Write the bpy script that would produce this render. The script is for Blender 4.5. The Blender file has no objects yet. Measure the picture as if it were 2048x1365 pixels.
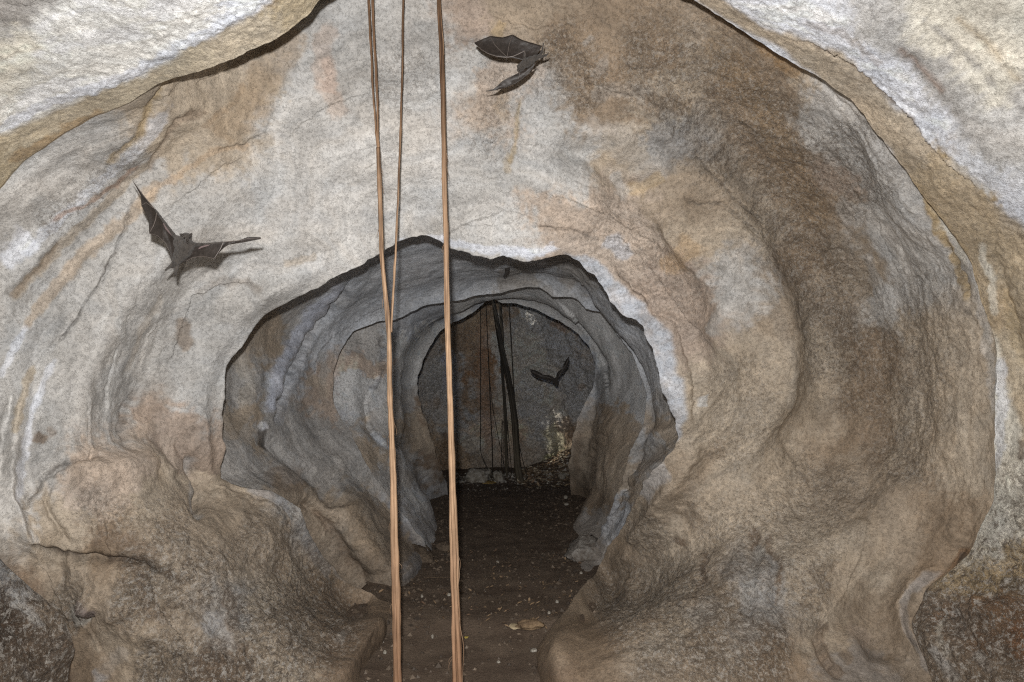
import bpy, bmesh, math, random
import numpy as np
from mathutils import Vector, Matrix
R = math.radians
rnd = random.Random(7)
rng = np.random.RandomState(11)
SC = bpy.context.scene
COL = SC.collection

# ------------------------------------------------------------------ camera, world, lights, exposure
F_PX = 1365.0; CAM_H = 1.2; PITCH = math.atan(78.0 / F_PX)
cam = bpy.data.objects.new('camera', bpy.data.cameras.new('camera')); COL.objects.link(cam)
cam.data.sensor_width = 36; cam.data.lens = 36 * F_PX / 2048
cam.location = (0, 0, CAM_H); cam.rotation_euler = (R(90) + PITCH, 0, 0)
cam.data.clip_start = 0.05; cam.data.clip_end = 300
SC.camera = cam
world = bpy.data.worlds.new('World'); SC.world = world; world.use_nodes = True
wn = world.node_tree; bg = wn.nodes['Background']; sky = wn.nodes.new('ShaderNodeTexSky')
sky.sky_type = 'NISHITA'; sky.sun_disc = False
SUN_DIR = Vector((0.35, 0.45, -0.82)).normalized()
sky.sun_elevation = math.asin(-SUN_DIR.z); sky.sun_rotation = math.atan2(-SUN_DIR.x, -SUN_DIR.y)
wn.links.new(sky.outputs[0], bg.inputs[0]); bg.inputs[1].default_value = 0.15
sun = bpy.data.objects.new('sun', bpy.data.lights.new('sun', 'SUN')); COL.objects.link(sun)
sun.data.energy = 2.0; sun.data.angle = R(0.5); sun.data.color = (1, .96, .86)
sun.rotation_euler = SUN_DIR.to_track_quat('-Z', 'Y').to_euler(); sun.location = (-2, 3, 8)
# the flash gun of the photographer: held just above and left of the lens; it lights the whole cave and throws the short shadows
fl = bpy.data.objects.new('camera_flash', bpy.data.lights.new('camera_flash', 'AREA')); COL.objects.link(fl)
fl.data.shape = 'DISK'; fl.data.size = 0.035; fl.data.energy = 109; fl.data.color = (1, .985, .965)
fl.location = (-0.032, 0.0, CAM_H + 0.13); fl.rotation_euler = (R(90) + R(5), 0, 0)
SC.view_settings.view_transform = 'Standard'; SC.view_settings.look = 'None'
SC.view_settings.exposure = 0.0; SC.view_settings.gamma = 1.0; SC.view_settings.use_curve_mapping = False
SC.cycles.use_denoising = False; SC.cycles.filter_width = 1.2
SC.cycles.max_bounces = 4; SC.cycles.diffuse_bounces = 3

# ------------------------------------------------------------------ helpers
cp, sp = math.cos(PITCH), math.sin(PITCH)
def at(x, y, Y):
    """photo pixel + distance along world Y -> point"""
    dx = (x - 1024.0) / F_PX; dz = (682.5 - y) / F_PX
    wy = cp - dz * sp; wz = sp + dz * cp
    s = Y / wy
    return np.stack(np.broadcast_arrays(dx * s, Y + 0 * x, CAM_H + wz * s), -1)
def atv(x, y, Y): return Vector(at(float(x), float(y), float(Y)))
def proj(P):
    dy = P[..., 1] * cp + (P[..., 2] - CAM_H) * sp
    dz = -P[..., 1] * sp + (P[..., 2] - CAM_H) * cp
    dy = np.where(dy < 0.2, 0.2, dy)
    return 1024 + P[..., 0] / dy * F_PX, 682.5 - dz / dy * F_PX

_perm = rng.permutation(256).astype(np.int32); _perm = np.concatenate([_perm, _perm, _perm])
_g = rng.normal(size=(256, 3)).astype(np.float32); _g /= np.linalg.norm(_g, axis=1, keepdims=True)
def noise(x, y, z):
    sh = np.broadcast(x, y, z).shape
    x = np.broadcast_to(x, sh).astype(np.float32).ravel(); y = np.broadcast_to(y, sh).astype(np.float32).ravel(); z = np.broadcast_to(z, sh).astype(np.float32).ravel()
    xi = np.floor(x); yi = np.floor(y); zi = np.floor(z)
    xf = x - xi; yf = y - yi; zf = z - zi
    X = xi.astype(np.int32) & 255; Y = yi.astype(np.int32) & 255; Z = zi.astype(np.int32) & 255
    u = xf*xf*xf*(xf*(xf*6-15)+10); v = yf*yf*yf*(yf*(yf*6-15)+10); w = zf*zf*zf*(zf*(zf*6-15)+10)
    def g(i, j, k):
        h = _perm[_perm[_perm[X+i]+Y+j]+Z+k]
        G = _g[h]
        return G[:, 0]*(xf-i) + G[:, 1]*(yf-j) + G[:, 2]*(zf-k)
    a = g(0,0,0); a += u*(g(1,0,0)-a)
    b = g(0,1,0); b += u*(g(1,1,0)-b)
    a += v*(b-a)
    c = g(0,0,1); c += u*(g(1,0,1)-c)
    d = g(0,1,1); d += u*(g(1,1,1)-d)
    c += v*(d-c)
    return ((a + w*(c-a)) * 1.6).reshape(sh)
def fbm(x, y, z, o, gain=.5, lac=2.03):
    s = 0; a = 1.0
    for i in range(o):
        s = s + a * noise(x + 17.3*i, y - 9.1*i, z + 5.7*i); x = x*lac; y = y*lac; z = z*lac; a *= gain
    return s
def sstep(a, b, x):
    t = np.clip((x - a) / (b - a), 0, 1); return t*t*(3-2*t)

def link(o, parent=None):
    COL.objects.link(o)
    if parent is not None: o.parent = parent
    return o
def tag(o, label=None, cat=None, group=None, kind=None):
    if label: o['label'] = label
    if cat: o['category'] = cat
    if group: o['group'] = group
    if kind: o['kind'] = kind
    return o
def empty(name, loc, **k):
    o = bpy.data.objects.new(name, None); o.location = loc; o.empty_display_size = .1; link(o); tag(o, **k); return o
def mesh_obj(name, verts, faces, mat, parent=None, smooth=True, local=True):
    me = bpy.data.meshes.new(name)
    if parent is not None and local:
        L = parent.location; p = parent.parent
        off = np.array(parent_world(parent)); verts = np.asarray(verts, float) - off
    me.from_pydata([tuple(v) for v in verts], [], faces); me.update()
    if smooth: me.polygons.foreach_set('use_smooth', [True]*len(me.polygons))
    me.materials.append(mat)
    return link(bpy.data.objects.new(name, me), parent)
def parent_world(o):
    v = Vector((0, 0, 0))
    while o is not None: v += o.location; o = o.parent
    return v

# ------------------------------------------------------------------ materials
class NT:
    def __init__(s, name):
        s.m = bpy.data.materials.new(name); s.m.use_nodes = True; s.t = s.m.node_tree; s.n = s.t.nodes; s.b = s.n['Principled BSDF']
        s.tc = s.n.new('ShaderNodeTexCoord').outputs['Object']
    def l(s, a, b): s.t.links.new(a, b)
    def setin(s, node, i, v):
        if hasattr(v, 'is_output') or isinstance(v, bpy.types.NodeSocket): s.l(v, node.inputs[i])
        else: node.inputs[i].default_value = v
    def math(s, op, a, b=0.0, clamp=False):
        m = s.n.new('ShaderNodeMath'); m.operation = op; m.use_clamp = clamp; s.setin(m, 0, a); s.setin(m, 1, b); return m.outputs[0]
    def noise(s, scale, detail=4, rough=.55, vec=None, dist=0.0):
        n = s.n.new('ShaderNodeTexNoise'); s.l(vec or s.tc, n.inputs['Vector']); n.inputs['Scale'].default_value = scale
        n.inputs['Detail'].default_value = detail; n.inputs['Roughness'].default_value = rough; n.inputs['Distortion'].default_value = dist
        return n.outputs[0]
    def mapping(s, sc, rot=(0,0,0)):
        m = s.n.new('ShaderNodeMapping'); s.l(s.tc, m.inputs[0]); m.inputs['Scale'].default_value = sc; m.inputs['Rotation'].default_value = rot; return m.outputs[0]
    def voro(s, scale, feat='F1', vec=None):
        n = s.n.new('ShaderNodeTexVoronoi'); n.feature = feat; s.l(vec or s.tc, n.inputs['Vector']); n.inputs['Scale'].default_value = scale; return n.outputs['Distance']
    def ramp(s, fac, a, b, lo=0.0, hi=1.0):
        m = s.n.new('ShaderNodeMapRange'); m.clamp = True; s.setin(m, 0, fac); m.inputs[1].default_value = a; m.inputs[2].default_value = b; m.inputs[3].default_value = lo; m.inputs[4].default_value = hi; return m.outputs[0]
    def mix(s, fac, a, b, mode='MIX'):
        m = s.n.new('ShaderNodeMix'); m.data_type = 'RGBA'; m.blend_type = mode; s.setin(m, 0, fac); s.setin(m, 6, a); s.setin(m, 7, b); return m.outputs[2]
    def gray(s, v):
        c = s.n.new('ShaderNodeCombineColor'); [s.l(v, c.inputs[i]) for i in range(3)]; return c.outputs[0]
    def attr(s, name):
        a = s.n.new('ShaderNodeAttribute'); a.attribute_name = name; return a
    def bump(s, h, strength=.5, dist=.01, prev=None):
        b = s.n.new('ShaderNodeBump'); b.inputs['Strength'].default_value = strength; b.inputs['Distance'].default_value = dist
        s.l(h, b.inputs['Height'])
        if prev is not None: s.l(prev, b.inputs['Normal'])
        s.l(b.outputs[0], s.b.inputs['Normal']); return b.outputs[0]
    def col(s, c): s.setin(s.b, 'Base Color', c)
    def rough(s, v, spec=.25): s.setin(s.b, 'Roughness', v); s.b.inputs['Specular IOR Level'].default_value = spec

def rock_material():
    t = NT('cave_limestone')
    a = t.attr('rock_color').outputs['Color']; crust = t.attr('crust').outputs['Fac']
    n1 = t.noise(9, 6, .6); n2 = t.noise(55, 6, .68); n3 = t.noise(260, 3, .7)
    v = t.ramp(n1, .3, .7, .86, 1.12)
    crw = t.ramp(crust, 0, 1, .42, 1.15)
    v = t.math('MULTIPLY', v, t.math('ADD', 1.0, t.math('MULTIPLY', crw, t.ramp(n2, .32, .68, -.34, .28))))
    v = t.math('MULTIPLY', v, t.math('ADD', 1.0, t.math('MULTIPLY', crw, t.ramp(t.noise(120, 4, .8), .36, .64, -.26, .26))))
    v = t.math('MULTIPLY', v, t.ramp(n3, .28, .72, .88, 1.11))
    # crumbly crust: pitted dark specks where the attribute says so
    pit = t.noise(34, 8, .78, dist=.6)
    pm = t.math('MULTIPLY', t.ramp(pit, .475, .435), crust)
    c = t.mix(1.0, a, t.gray(v), 'MULTIPLY')
    c = t.mix(t.math('MULTIPLY', pm, .85), c, (.10, .075, .055, 1))
    wm = t.math('MULTIPLY', t.ramp(t.noise(42, 7, .75, dist=.4), .54, .575), t.math('MULTIPLY', crust, .75))
    c = t.mix(wm, c, (.50, .46, .41, 1))
    c = t.mix(t.math('MULTIPLY', t.ramp(t.noise(62, 6, .8), .455, .425), t.ramp(crust, 0, .6, .05, .52)), c, (.13, .09, .06, 1))
    c = t.mix(t.math('MULTIPLY', t.ramp(t.noise(88, 6, .85, vec=t.mapping((1.1, 1, .9), (.3, .2, .1))), .545, .575), t.ramp(crust, 0, .6, .04, .46)), c, (.56, .52, .46, 1))
    # warm / cool drift
    h = t.noise(3.2, 5, .6)
    c = t.mix(t.ramp(h, .45, .7, 0, .12), c, t.mix(1.0, c, (1.08, .97, .86, 1), 'MULTIPLY'))
    c = t.mix(t.ramp(t.noise(4.1, 5, .6, vec=t.mapping((1, 1, 1.7))), .5, .72, 0, .5), c, t.mix(1.0, c, (.93, .98, 1.05, 1), 'MULTIPLY'))
    # sparse black specks
    sp_ = t.math('MULTIPLY', t.ramp(t.voro(26), .06, .03), t.ramp(t.noise(7, 2), .55, .6))
    c = t.mix(t.math('MULTIPLY', sp_, .75), c, (.03, .025, .02, 1))
    t.col(c)
    gl = t.math('MULTIPLY', t.ramp(t.noise(210, 4, .8), .52, .57), t.ramp(t.noise(6, 4, .6), .38, .62, .25, 1.0))
    t.rough(t.math('SUBTRACT', t.ramp(n2, .3, .7, .85, .68), t.math('MULTIPLY', gl, .36)), .5)
    b = t.bump(n2, .5, .012)
    b = t.bump(n3, .25, .004, b)
    cw = t.ramp(crust, 0, .8, .22, 1.0)
    gr = t.math('MULTIPLY', t.noise(130, 5, .85), cw)
    b = t.bump(gr, .6, .009, b)
    pk = t.ramp(t.noise(62, 6, .8), .46, .42)
    b = t.bump(t.math('MULTIPLY', t.math('MULTIPLY', pk, cw), -1.0), .6, .014, b)
    f = t.noise(95, 5, .65, vec=t.mapping((1, 1, 2.6), (0, R(25), 0)))
    b = t.bump(f, .4, .010, b)
    cr = t.math('MULTIPLY', pit, crust)
    t.bump(cr, .9, .022, b)
    return t.m
M_ROCK = rock_material()

def soil_material():
    t = NT('guano_soil')
    n1 = t.noise(5, 6, .65); n2 = t.noise(70, 6, .75); n3 = t.noise(400, 2, .6)
    c = t.mix(t.ramp(n1, .35, .65), (.095, .068, .050, 1), (.165, .124, .092, 1))
    c = t.mix(t.ramp(n2, .52, .72, 0, .5), c, (.13, .095, .068, 1))
    c = t.mix(t.ramp(n3, .62, .75, 0, .45), c, (.20, .16, .12, 1))
    lit = t.attr('litter').outputs['Fac']
    c = t.mix(t.math('MULTIPLY', t.ramp(t.noise(38, 6, .75), .5, .66), lit), c, (.17, .13, .095, 1))
    c = t.mix(t.math('MULTIPLY', t.ramp(t.voro(90), .20, .08), t.math('MULTIPLY', lit, .8)), c, (.30, .26, .21, 1))
    t.col(c); t.rough(.9, .2)
    b = t.bump(n2, .6, .02); t.bump(n3, .4, .006, b)
    return t.m
M_SOIL = soil_material()

def stone_material(name, base, dark, spk=.5):
    t = NT(name)
    n1 = t.noise(18, 7, .7); n2 = t.noise(120, 4, .7)
    c = t.mix(t.ramp(n1, .38, .6), dark, base)
    c = t.mix(1.0, c, t.gray(t.ramp(n2, .3, .7, .75, 1.2)), 'MULTIPLY')
    t.col(c); t.rough(.85, .2); b = t.bump(n1, .7, .03); t.bump(n2, .5, .006, b)
    return t.m
M_WSTONE = stone_material('pale_stone', (.44, .41, .36, 1), (.20, .17, .13, 1))
M_TSTONE = stone_material('tan_stone', (.27, .19, .115, 1), (.12, .08, .05, 1))
M_GSTONE = stone_material('grey_brown_stone', (.30, .28, .255, 1), (.13, .105, .085, 1))
M_BSTONE = stone_material('brown_stone', (.17, .13, .095, 1), (.08, .06, .045, 1))

def root_material(name, c1, c2, c3):
    t = NT(name)
    v = t.mapping((260, 260, 5)); v2 = t.mapping((90, 90, 2.2))
    n1 = t.noise(1, 5, .65, vec=v); n2 = t.noise(1, 4, .6, vec=v2); n3 = t.noise(14, 4, .6)
    c = t.mix(t.ramp(n1, .35, .65), c2, c1)
    c = t.mix(t.ramp(n2, .52, .66, 0, .75), c, c3)
    c = t.mix(1.0, c, t.gray(t.ramp(n3, .3, .7, .78, 1.15)), 'MULTIPLY')
    a = t.attr('tone'); c = t.mix(1.0, c, a.outputs['Color'], 'MULTIPLY')
    t.col(c); t.rough(.7, .3); t.bump(n1, .6, .003)
    return t.m
M_ROOT = root_material('dry_root', (.39, .275, .185, 1), (.25, .165, .105, 1), (.085, .05, .033, 1))
M_DARKROOT = root_material('dark_root', (.045, .038, .03, 1), (.03, .026, .02, 1), (.018, .014, .011, 1))

def bat_materials():
    t = NT('bat_fur'); n = t.noise(90, 6, .75); n2 = t.noise(600, 3, .7, vec=t.mapping((1, 1, .35)))
    c = t.mix(t.ramp(n, .35, .65), (.024, .020, .017, 1), (.068, .058, .050, 1))
    c = t.mix(1.0, c, t.gray(t.ramp(n2, .3, .7, .65, 1.25)), 'MULTIPLY'); t.col(c); t.rough(.8, .2); t.bump(n2, .8, .004)
    t.b.inputs['Sheen Weight'].default_value = .15
    w = NT('bat_wing'); n = w.noise(60, 5, .7); n2 = w.noise(320, 3, .6)
    c = w.mix(w.ramp(n, .3, .7), (.017, .0135, .0115, 1), (.034, .027, .023, 1))
    c = w.mix(1.0, c, w.gray(w.ramp(n2, .3, .7, .82, 1.15)), 'MULTIPLY'); w.col(c); w.rough(.48, .28); w.bump(n, .5, .004)
    b = NT('bat_bone'); b.col((.10, .082, .072, 1)); b.rough(.4, .5)
    p = NT('bat_bare_skin'); p.col((.115, .085, .082, 1)); p.rough(.45, .4)
    e = NT('bat_eye'); e.col((.008, .007, .006, 1)); e.rough(.15, .6)
    d = NT('bat_dark_skin'); d.col((.022, .017, .014, 1)); d.rough(.6, .3)
    return t.m, w.m, b.m, p.m, e.m, d.m
M_FUR, M_WING, M_BONE, M_BARE, M_EYE, M_DSKIN = bat_materials()

def leaf_material():
    t = NT('dead_leaf'); a = t.attr('tone').outputs['Color']
    c = t.mix(1.0, a, t.gray(t.ramp(t.noise(120, 4, .7), .3, .7, .7, 1.2)), 'MULTIPLY'); t.col(c); t.rough(.6, .35)
    return t.m
M_LEAF = leaf_material()

# ------------------------------------------------------------------ the cave: a loft of closed contours
CX, CY = 1010.0, 860.0
NTH = 1440
_d = 3 * np.arange(4000) / 4000.
_a = np.linspace(-np.pi, np.pi, 4001)[:-1]
_dens = np.where((_a > R(60)) & (_a < R(120)), .35, 1.0)         # fewer columns under the floor (screen y points down)
_c = np.concatenate([[0], np.cumsum(_dens)]); _c /= _c[-1]
TH = np.interp(np.arange(NTH) / NTH, _c, np.linspace(-np.pi, np.pi, 4001))
def tab(pts):
    """(x, y, values...) around the centre -> arrays over TH"""
    p = np.array(pts, float); a = np.arctan2(p[:, 1] - CY, p[:, 0] - CX); o = np.argsort(a); p = p[o]; a = a[o]
    a3 = np.concatenate([a - 2*np.pi, a, a + 2*np.pi])
    out = [np.interp(TH, a3, np.tile(np.hypot(p[:, 0]-CX, p[:, 1]-CY), 3))]
    for k in range(2, p.shape[1]): out.append(np.interp(TH, a3, np.tile(p[:, k], 3)))
    return out
def smooth(v, n):
    k = np.hanning(n + 2)[1:-1]; k /= k.sum(); m = n
    return np.convolve(np.concatenate([v[-m:], v, v[:m]]), k, 'same')[m:-m]
def ring(r, Z): return at(CX + r*np.cos(TH), CY + r*np.sin(TH), Z)
def rag(seed, amps):
    s = 0
    for f, a in amps: s = s + a * noise(np.cos(TH)*f + seed, np.sin(TH)*f - seed, seed*1.7 + 0*TH)
    return s

r0, z0 = tab([(1940,1110,2.58),(1985,1000,2.5),(1990,850,2.5),(1983,680,2.45),(1940,520,2.4),(1880,430,2.35),(1780,300,2.3),(1700,205,2.25),
 (1610,138,2.2),(1540,95,2.2),(1470,48,2.15),(1400,2,2.1),(1250,-70,2.05),(1000,-110,2.0),(760,-70,1.98),(680,-30,1.98),(641,0,1.98),(618,32,1.98),
 (560,74,1.98),(480,113,2.0),(400,143,2.02),(330,163,2.08),(240,215,2.15),(120,270,2.2),(40,330,2.2),(-40,420,2.2),(-120,560,2.15),(-160,750,2.1),
 (-120,950,2.1),(-40,1070,2.1),(20,1140,2.28),(80,1200,2.34),(125,1245,2.38),(150,1300,2.4),(140,1365,2.42),(150,1450,2.42),(400,1580,2.25),
 (700,1620,2.3),(1010,1750,2.3),(1200,1650,2.3),(1500,1600,2.3),(1800,1480,2.3),(1880,1400,2.48),(1850,1320,2.58),(1820,1250,2.66),(1850,1180,2.68),(1900,1140,2.62)])
z0 = smooth(z0, 31); r0s = smooth(r0, 41); r0 = smooth(r0, 7) + rag(3.1, [(9, 5), (28, 2.6), (70, 1.2)])
_, w0 = tab([(2000,900,.05),(1990,680,.15),(1880,430,.22),(1700,205,.30),(1540,95,.42),(1400,2,.6),(1000,-110,1),(641,0,1),(480,113,.9),(380,150,.5),(310,170,.05),(200,240,0),
 (0,400,0),(-150,700,.05),(-120,950,.1),(20,1140,.08),(125,1245,.12),(150,1330,.1),(300,1600,0),(1010,1750,0),(1850,1400,.04),(1820,1250,.08),(1900,1140,.1)])
w0 = smooth(w0, 31)
rM, zM = tab([(1690,860,3.36),(1680,600,3.27),(1530,380,3.10),(1270,235,2.85),(1000,210,2.75),(800,240,2.75),(550,300,2.72),(350,450,2.68),(220,650,2.62),(180,860,2.55),
 (220,1000,2.5),(300,1130,2.5),(400,1230,2.48),(520,1320,2.45),(630,1400,2.5),(740,1460,2.58),(1010,1500,2.55),(1110,1460,2.58),(1180,1400,2.48),(1260,1380,2.48),(1480,1290,2.65),(1640,1080,3.0)])
rM = smooth(rM, 25); zM = smooth(zM, 61)
r1, z1 = tab([(835,473,3.0),(800,482,3.0),(760,508,3.0),(715,538,3.0),(690,546,3.0),(655,566,3.0),(610,588,3.0),(570,604,3.02),(530,624,3.03),(512,645,3.04),(500,665,3.05),(478,697,3.05),(455,730,3.05),
 (447,770,3.06),(446,815,3.08),(441,870,3.1),(447,900,3.1),(438,935,3.12),(440,960,3.15),(480,978,3.2),(540,988,3.25),(600,1018,3.3),(612,1060,3.35),(640,1110,3.45),(690,1160,3.62),(745,1190,3.62),(785,1205,3.6),
 (850,1300,3.6),(900,1340,3.5),(1010,1350,3.5),(1060,1310,3.4),(1105,1245,3.22),(1152,1192,3.6),(1200,1133,4.05),(1225,1080,3.9),(1262,1010,3.6),(1285,965,3.4),(1340,905,3.25),(1356,876,3.2),
 (1350,840,3.16),(1338,805,3.14),(1326,775,3.12),(1312,735,3.1),(1302,700,3.1),(1283,655,3.08),(1270,642,3.08),(1245,632,3.07),(1222,608,3.06),(1207,575,3.05),(1190,552,3.05),(1172,540,3.05),(1150,516,3.02),(1135,508,3.0),
 (1080,516,2.98),(1050,520,2.98),(1010,510,2.98),(985,519,2.98),(960,512,2.98),(930,504,2.98),(900,493,2.98),(880,482,2.99),(858,474,3.0)])
z1 = smooth(z1, 41); r1s = smooth(r1, 61); r1 = smooth(r1, 3) + rag(8.3, [(7, 4), (17, 3.5), (40, 1.6)])
yT = CY + (r1s + 75)*np.sin(TH); zT = zM*.22 + z1*.78
_, toe = tab([(440,960,0),(600,1020,0),(640,1110,1),(690,1160,1),(745,1190,1),(785,1205,1),(812,1240,0),(1060,1330,0),(1095,1262,1),(1115,1240,1),(1200,1133,1),(1262,1010,0),(1010,510,0)])
zf = lambda y_: 1638/np.maximum(y_ - 760, 60)
z1 = z1*(1-toe) + toe*np.minimum(z1, zf(CY + r1*np.sin(TH))*.985); z1b = z1 - .012; z1b = z1b*(1-toe) + toe*np.minimum(z1b, zf(CY + (r1+12)*np.sin(TH))*.962)
zT = zT*(1-toe) + toe*np.minimum(zT, 1638/np.maximum(yT - 760, 60)*.905); zT = smooth(zT, 15)
_, w1 = tab([(835,474,1),(610,590,.95),(455,735,.7),(440,870,.35),(438,935,.12),(480,975,0),(540,988,.05),(600,1020,.45),(640,1110,.6),(730,1205,.4),(850,1300,0),(1060,1310,0),
 (1150,1200,.3),(1225,1080,.5),(1285,965,.3),(1340,905,.35),(1350,840,.65),(1300,700,.8),(1195,560,.95),(1010,512,1)])
w1 = smooth(w1, 21)
r2m, z2m = tab([(540,760,4.05),(560,650,4.2),(690,590,4.4),(850,545,4.55),(1000,545,4.6),(1150,550,4.55),(1230,650,4.4),(1290,760,4.3),(1315,850,4.2),(1255,960,4.2),(1215,1060,4.5),(1165,1130,4.6),
 (1010,1260,4.6),(870,1235,4.2),(806,1180,3.88),(755,1130,3.95),(690,1050,3.95),(620,980,3.85),(555,900,3.9)])
r2m = smooth(r2m, 31); z2m = smooth(z2m, 41)
r2, z2 = tab([(682,702,4.8),(707,665,4.9),(735,652,4.9),(760,643,4.95),(789,640,5),(808,632,5),(830,620,5),(858,610,5),(883,606,5),(925,602,5.05),(955,594,5.1),(1000,591,5.1),(1025,583,5.1),(1050,577,5.1),(1078,577,5.1),
 (1103,594,5.1),(1145,597,5.05),(1158,606,5),(1171,619,5),(1206,627,5),(1220,645,5),(1236,669,5),(1263,707,4.95),(1282,756,4.9),(1290,800,4.8),(1285,850,4.8),(1262,900,4.8),(1245,960,4.8),(1228,1010,4.9),
 (1205,1060,4.95),(1190,1114,4.62),(1100,1180,4.8),(1010,1200,5),(910,1180,4.8),(862,1114,4.55),(848,1080,4.65),(815,1040,4.7),(770,980,4.7),(720,910,4.6),(703,866,4.65),(682,842,4.7),(668,809,4.7),(666,752,4.75)])
z2 = smooth(z2, 31); r2s = smooth(r2, 41); r2 = smooth(r2, 3) + rag(5.7, [(9, 2.5), (22, 1.3)])
_, w2 = tab([(682,702,.6),(760,643,.9),(883,606,1),(1078,577,1),(1206,627,.9),(1263,707,.5),(1290,800,.15),(1262,900,.1),(1205,1060,.35),(1190,1110,.3),(1010,1200,0),(850,1125,.05),(770,980,.1),(703,866,.35),(668,809,.5)])
w2 = smooth(w2, 21)
r3m, z3m = tab([(765,770,5.35),(800,690,5.7),(860,640,5.9),(925,618,6),(985,597,6.05),(1060,593,6.05),(1120,620,6),(1180,660,5.9),(1222,715,5.8),(1240,790,5.65),(1215,860,5.6),(1198,930,5.7),(1178,1000,5.85),(1158,1062,5.4),
 (1010,1130,5.8),(915,1100,5.6),(876,1058,5.42),(852,1000,5.55),(812,940,5.45),(785,870,5.35)])
r3m = smooth(r3m, 21); z3m = smooth(z3m, 31)
r3, z3 = tab([(900,649,6.6),(915,643,6.65),(928,637,6.7),(950,624,6.7),(965,611,6.7),(978,598,6.7),(986,596,6.7),(995,602,6.7),(1005,606,6.7),(1020,606,6.7),(1057,615,6.7),(1097,632,6.7),(1131,649,6.65),(1155,668,6.6),(1177,692,6.6),
 (1190,730,6.55),(1186,765,6.6),(1171,800,6.6),(1155,837,6.7),(1143,877,6.8),(1135,930,7.0),(1140,960,7.2),(1140,1010,7.3),(1010,1030,7.3),(905,1010,7.3),(893,965,7.2),(880,930,7.0),(868,890,6.8),(852,845,6.6),
 (838,805,6.5),(833,767,6.5),(842,728,6.5),(862,690,6.5),(878,665,6.55)])
z3 = smooth(z3, 31); r3s = smooth(r3, 31); r3 = smooth(r3, 3) + rag(2.2, [(9, 2), (22, 1.2)])

def ell(Y, cx, cz, rx, up, dn):
    c, s = np.cos(TH), -np.sin(TH)
    rz = np.where(s > 0, up, dn)
    return np.stack([cx + rx*c, Y + 0*TH, cz + rz*s], -1)
front = [ell(-2.6, 0, 1.2, .03, .03, .03), ell(-2.4, 0, 1.2, 1.3, 1.1, 1.2), ell(-1.2, 0, 1.2, 2.1, 1.6, 1.5), ell(.3, 0, 1.2, 2.25, 1.7, 1.5), ell(1.2, 0, 1.2, 2.05, 1.45, 1.4)]
rings0 = front + [ring(r0s * 1.13, z0 - .24), ring(r0, z0)]
sections = [
 # name, rings, samples per gap, hard start
 ('mouth', rings0, [3, 8, 12, 26, 46, 60]),
 ('lip0', [ring(r0, z0), ring(r0 + 45*w0, z0 + .10*w0 + .012), ring(r0*(1-w0) + r0s*w0 + 22*w0 - 3*(1-w0), z0 + .60*w0 + .03)], [6, 6]),
 ('wall', [ring(r0*(1-w0) + r0s*w0 + 22*w0 - 3*(1-w0), z0 + .60*w0 + .03), ring(r0s*.78 + rM*.22, (z0 + .60*w0)*.72 + zM*.28 + .03), ring(rM, zM), ring(r1s + 75, zT), ring(r1s*.5 + r1*.5 + 12, z1b), ring(r1, z1)], [70, 110, 90, 40, 8]),
 ('lip1', [ring(r1, z1), ring(r1 + 60*w1, z1 + .12*w1 + .01), ring(r1*(1-w1) + r1s*w1 + 30*w1 - 3*(1-w1), z1 + .85*w1 + .03)], [6, 6]),
 ('passage', [ring(r1*(1-w1) + r1s*w1 + 30*w1 - 3*(1-w1), z1 + .85*w1 + .03), ring(r2m, z2m), ring(r2s*.6 + r2*.4 + 6, z2 - .015), ring(r2, z2)], [84, 70, 4]),
 ('lip2', [ring(r2, z2), ring(r2 + 35*w2, z2 + .10*w2 + .01), ring(r2*(1-w2) + r2s*w2 + 15*w2 - 2*(1-w2), z2 + .55*w2 + .03)], [5, 5]),
 ('inner', [ring(r2*(1-w2) + r2s*w2 + 15*w2 - 2*(1-w2), z2 + .55*w2 + .03), ring(r3m, z3m), ring(r3s*.6 + r3*.4 + 5, z3 - .02), ring(r3, z3)], [34, 40, 4]),
 ('lip3', [ring(r3, z3), ring(r3 + 60, z3 + .12)], [6]),
 ('end', [ring(r3 + 60, z3 + .12), ell(7.5, -.05, 1.0, 1.55, 1.75, 1.3), ell(8.2, -.05, 1.0, 1.6, 1.9, 1.3), ell(8.75, -.08, .9, 1.25, 1.75, 1.3), ell(9.15, -.1, .8, .6, .9, .9), ell(9.2, -.1, .7, .004, .004, .004)], [10, 16, 40, 60, 46]),
]
rows = []; sec_of = []; hid = []
for si, (nm, rg, ns) in enumerate(sections):
    P = np.stack(rg)                                  # K,N,3
    K = len(rg)
    hard = nm.startswith('lip')
    tan = np.zeros_like(P)
    if not hard:
        ch = np.linalg.norm(np.diff(P, axis=0), axis=2) + 1e-5        # K-1,N
        for k in range(K):
            if k == 0: tan[k] = (P[1]-P[0]) / ch[0][:, None]
            elif k == K-1: tan[k] = (P[-1]-P[-2]) / ch[-1][:, None]
            else:
                a = (P[k]-P[k-1]) / ch[k-1][:, None]; b = (P[k+1]-P[k]) / ch[k][:, None]
                wa = ch[k][:, None]; wb = ch[k-1][:, None]
                tan[k] = (a*wa + b*wb) / (wa + wb)
    for k in range(K-1):
        n = ns[k]
        for i in range(n):
            if i == 0 and k == 0 and si > 0: pass
            t = i / n
            if hard: q = P[k]*(1-t) + P[k+1]*t
            else:
                c_ = ch[k][:, None]; t2, t3 = t*t, t*t*t
                q = (2*t3-3*t2+1)*P[k] + (t3-2*t2+t)*c_*tan[k] + (-2*t3+3*t2)*P[k+1] + (t3-t2)*c_*tan[k+1]
            rows.append(q); sec_of.append(si)
rows.append(sections[-1][1][-1]); sec_of.append(len(sections)-1)
P = np.stack(rows).astype(np.float64); sec_of = np.array(sec_of)
S, N = P.shape[:2]
SEC = np.repeat(sec_of[:, None], N, 1)
NAMES = [s[0] for s in sections]
def issec(*n): return np.isin(SEC, [NAMES.index(k) for k in n])

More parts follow.
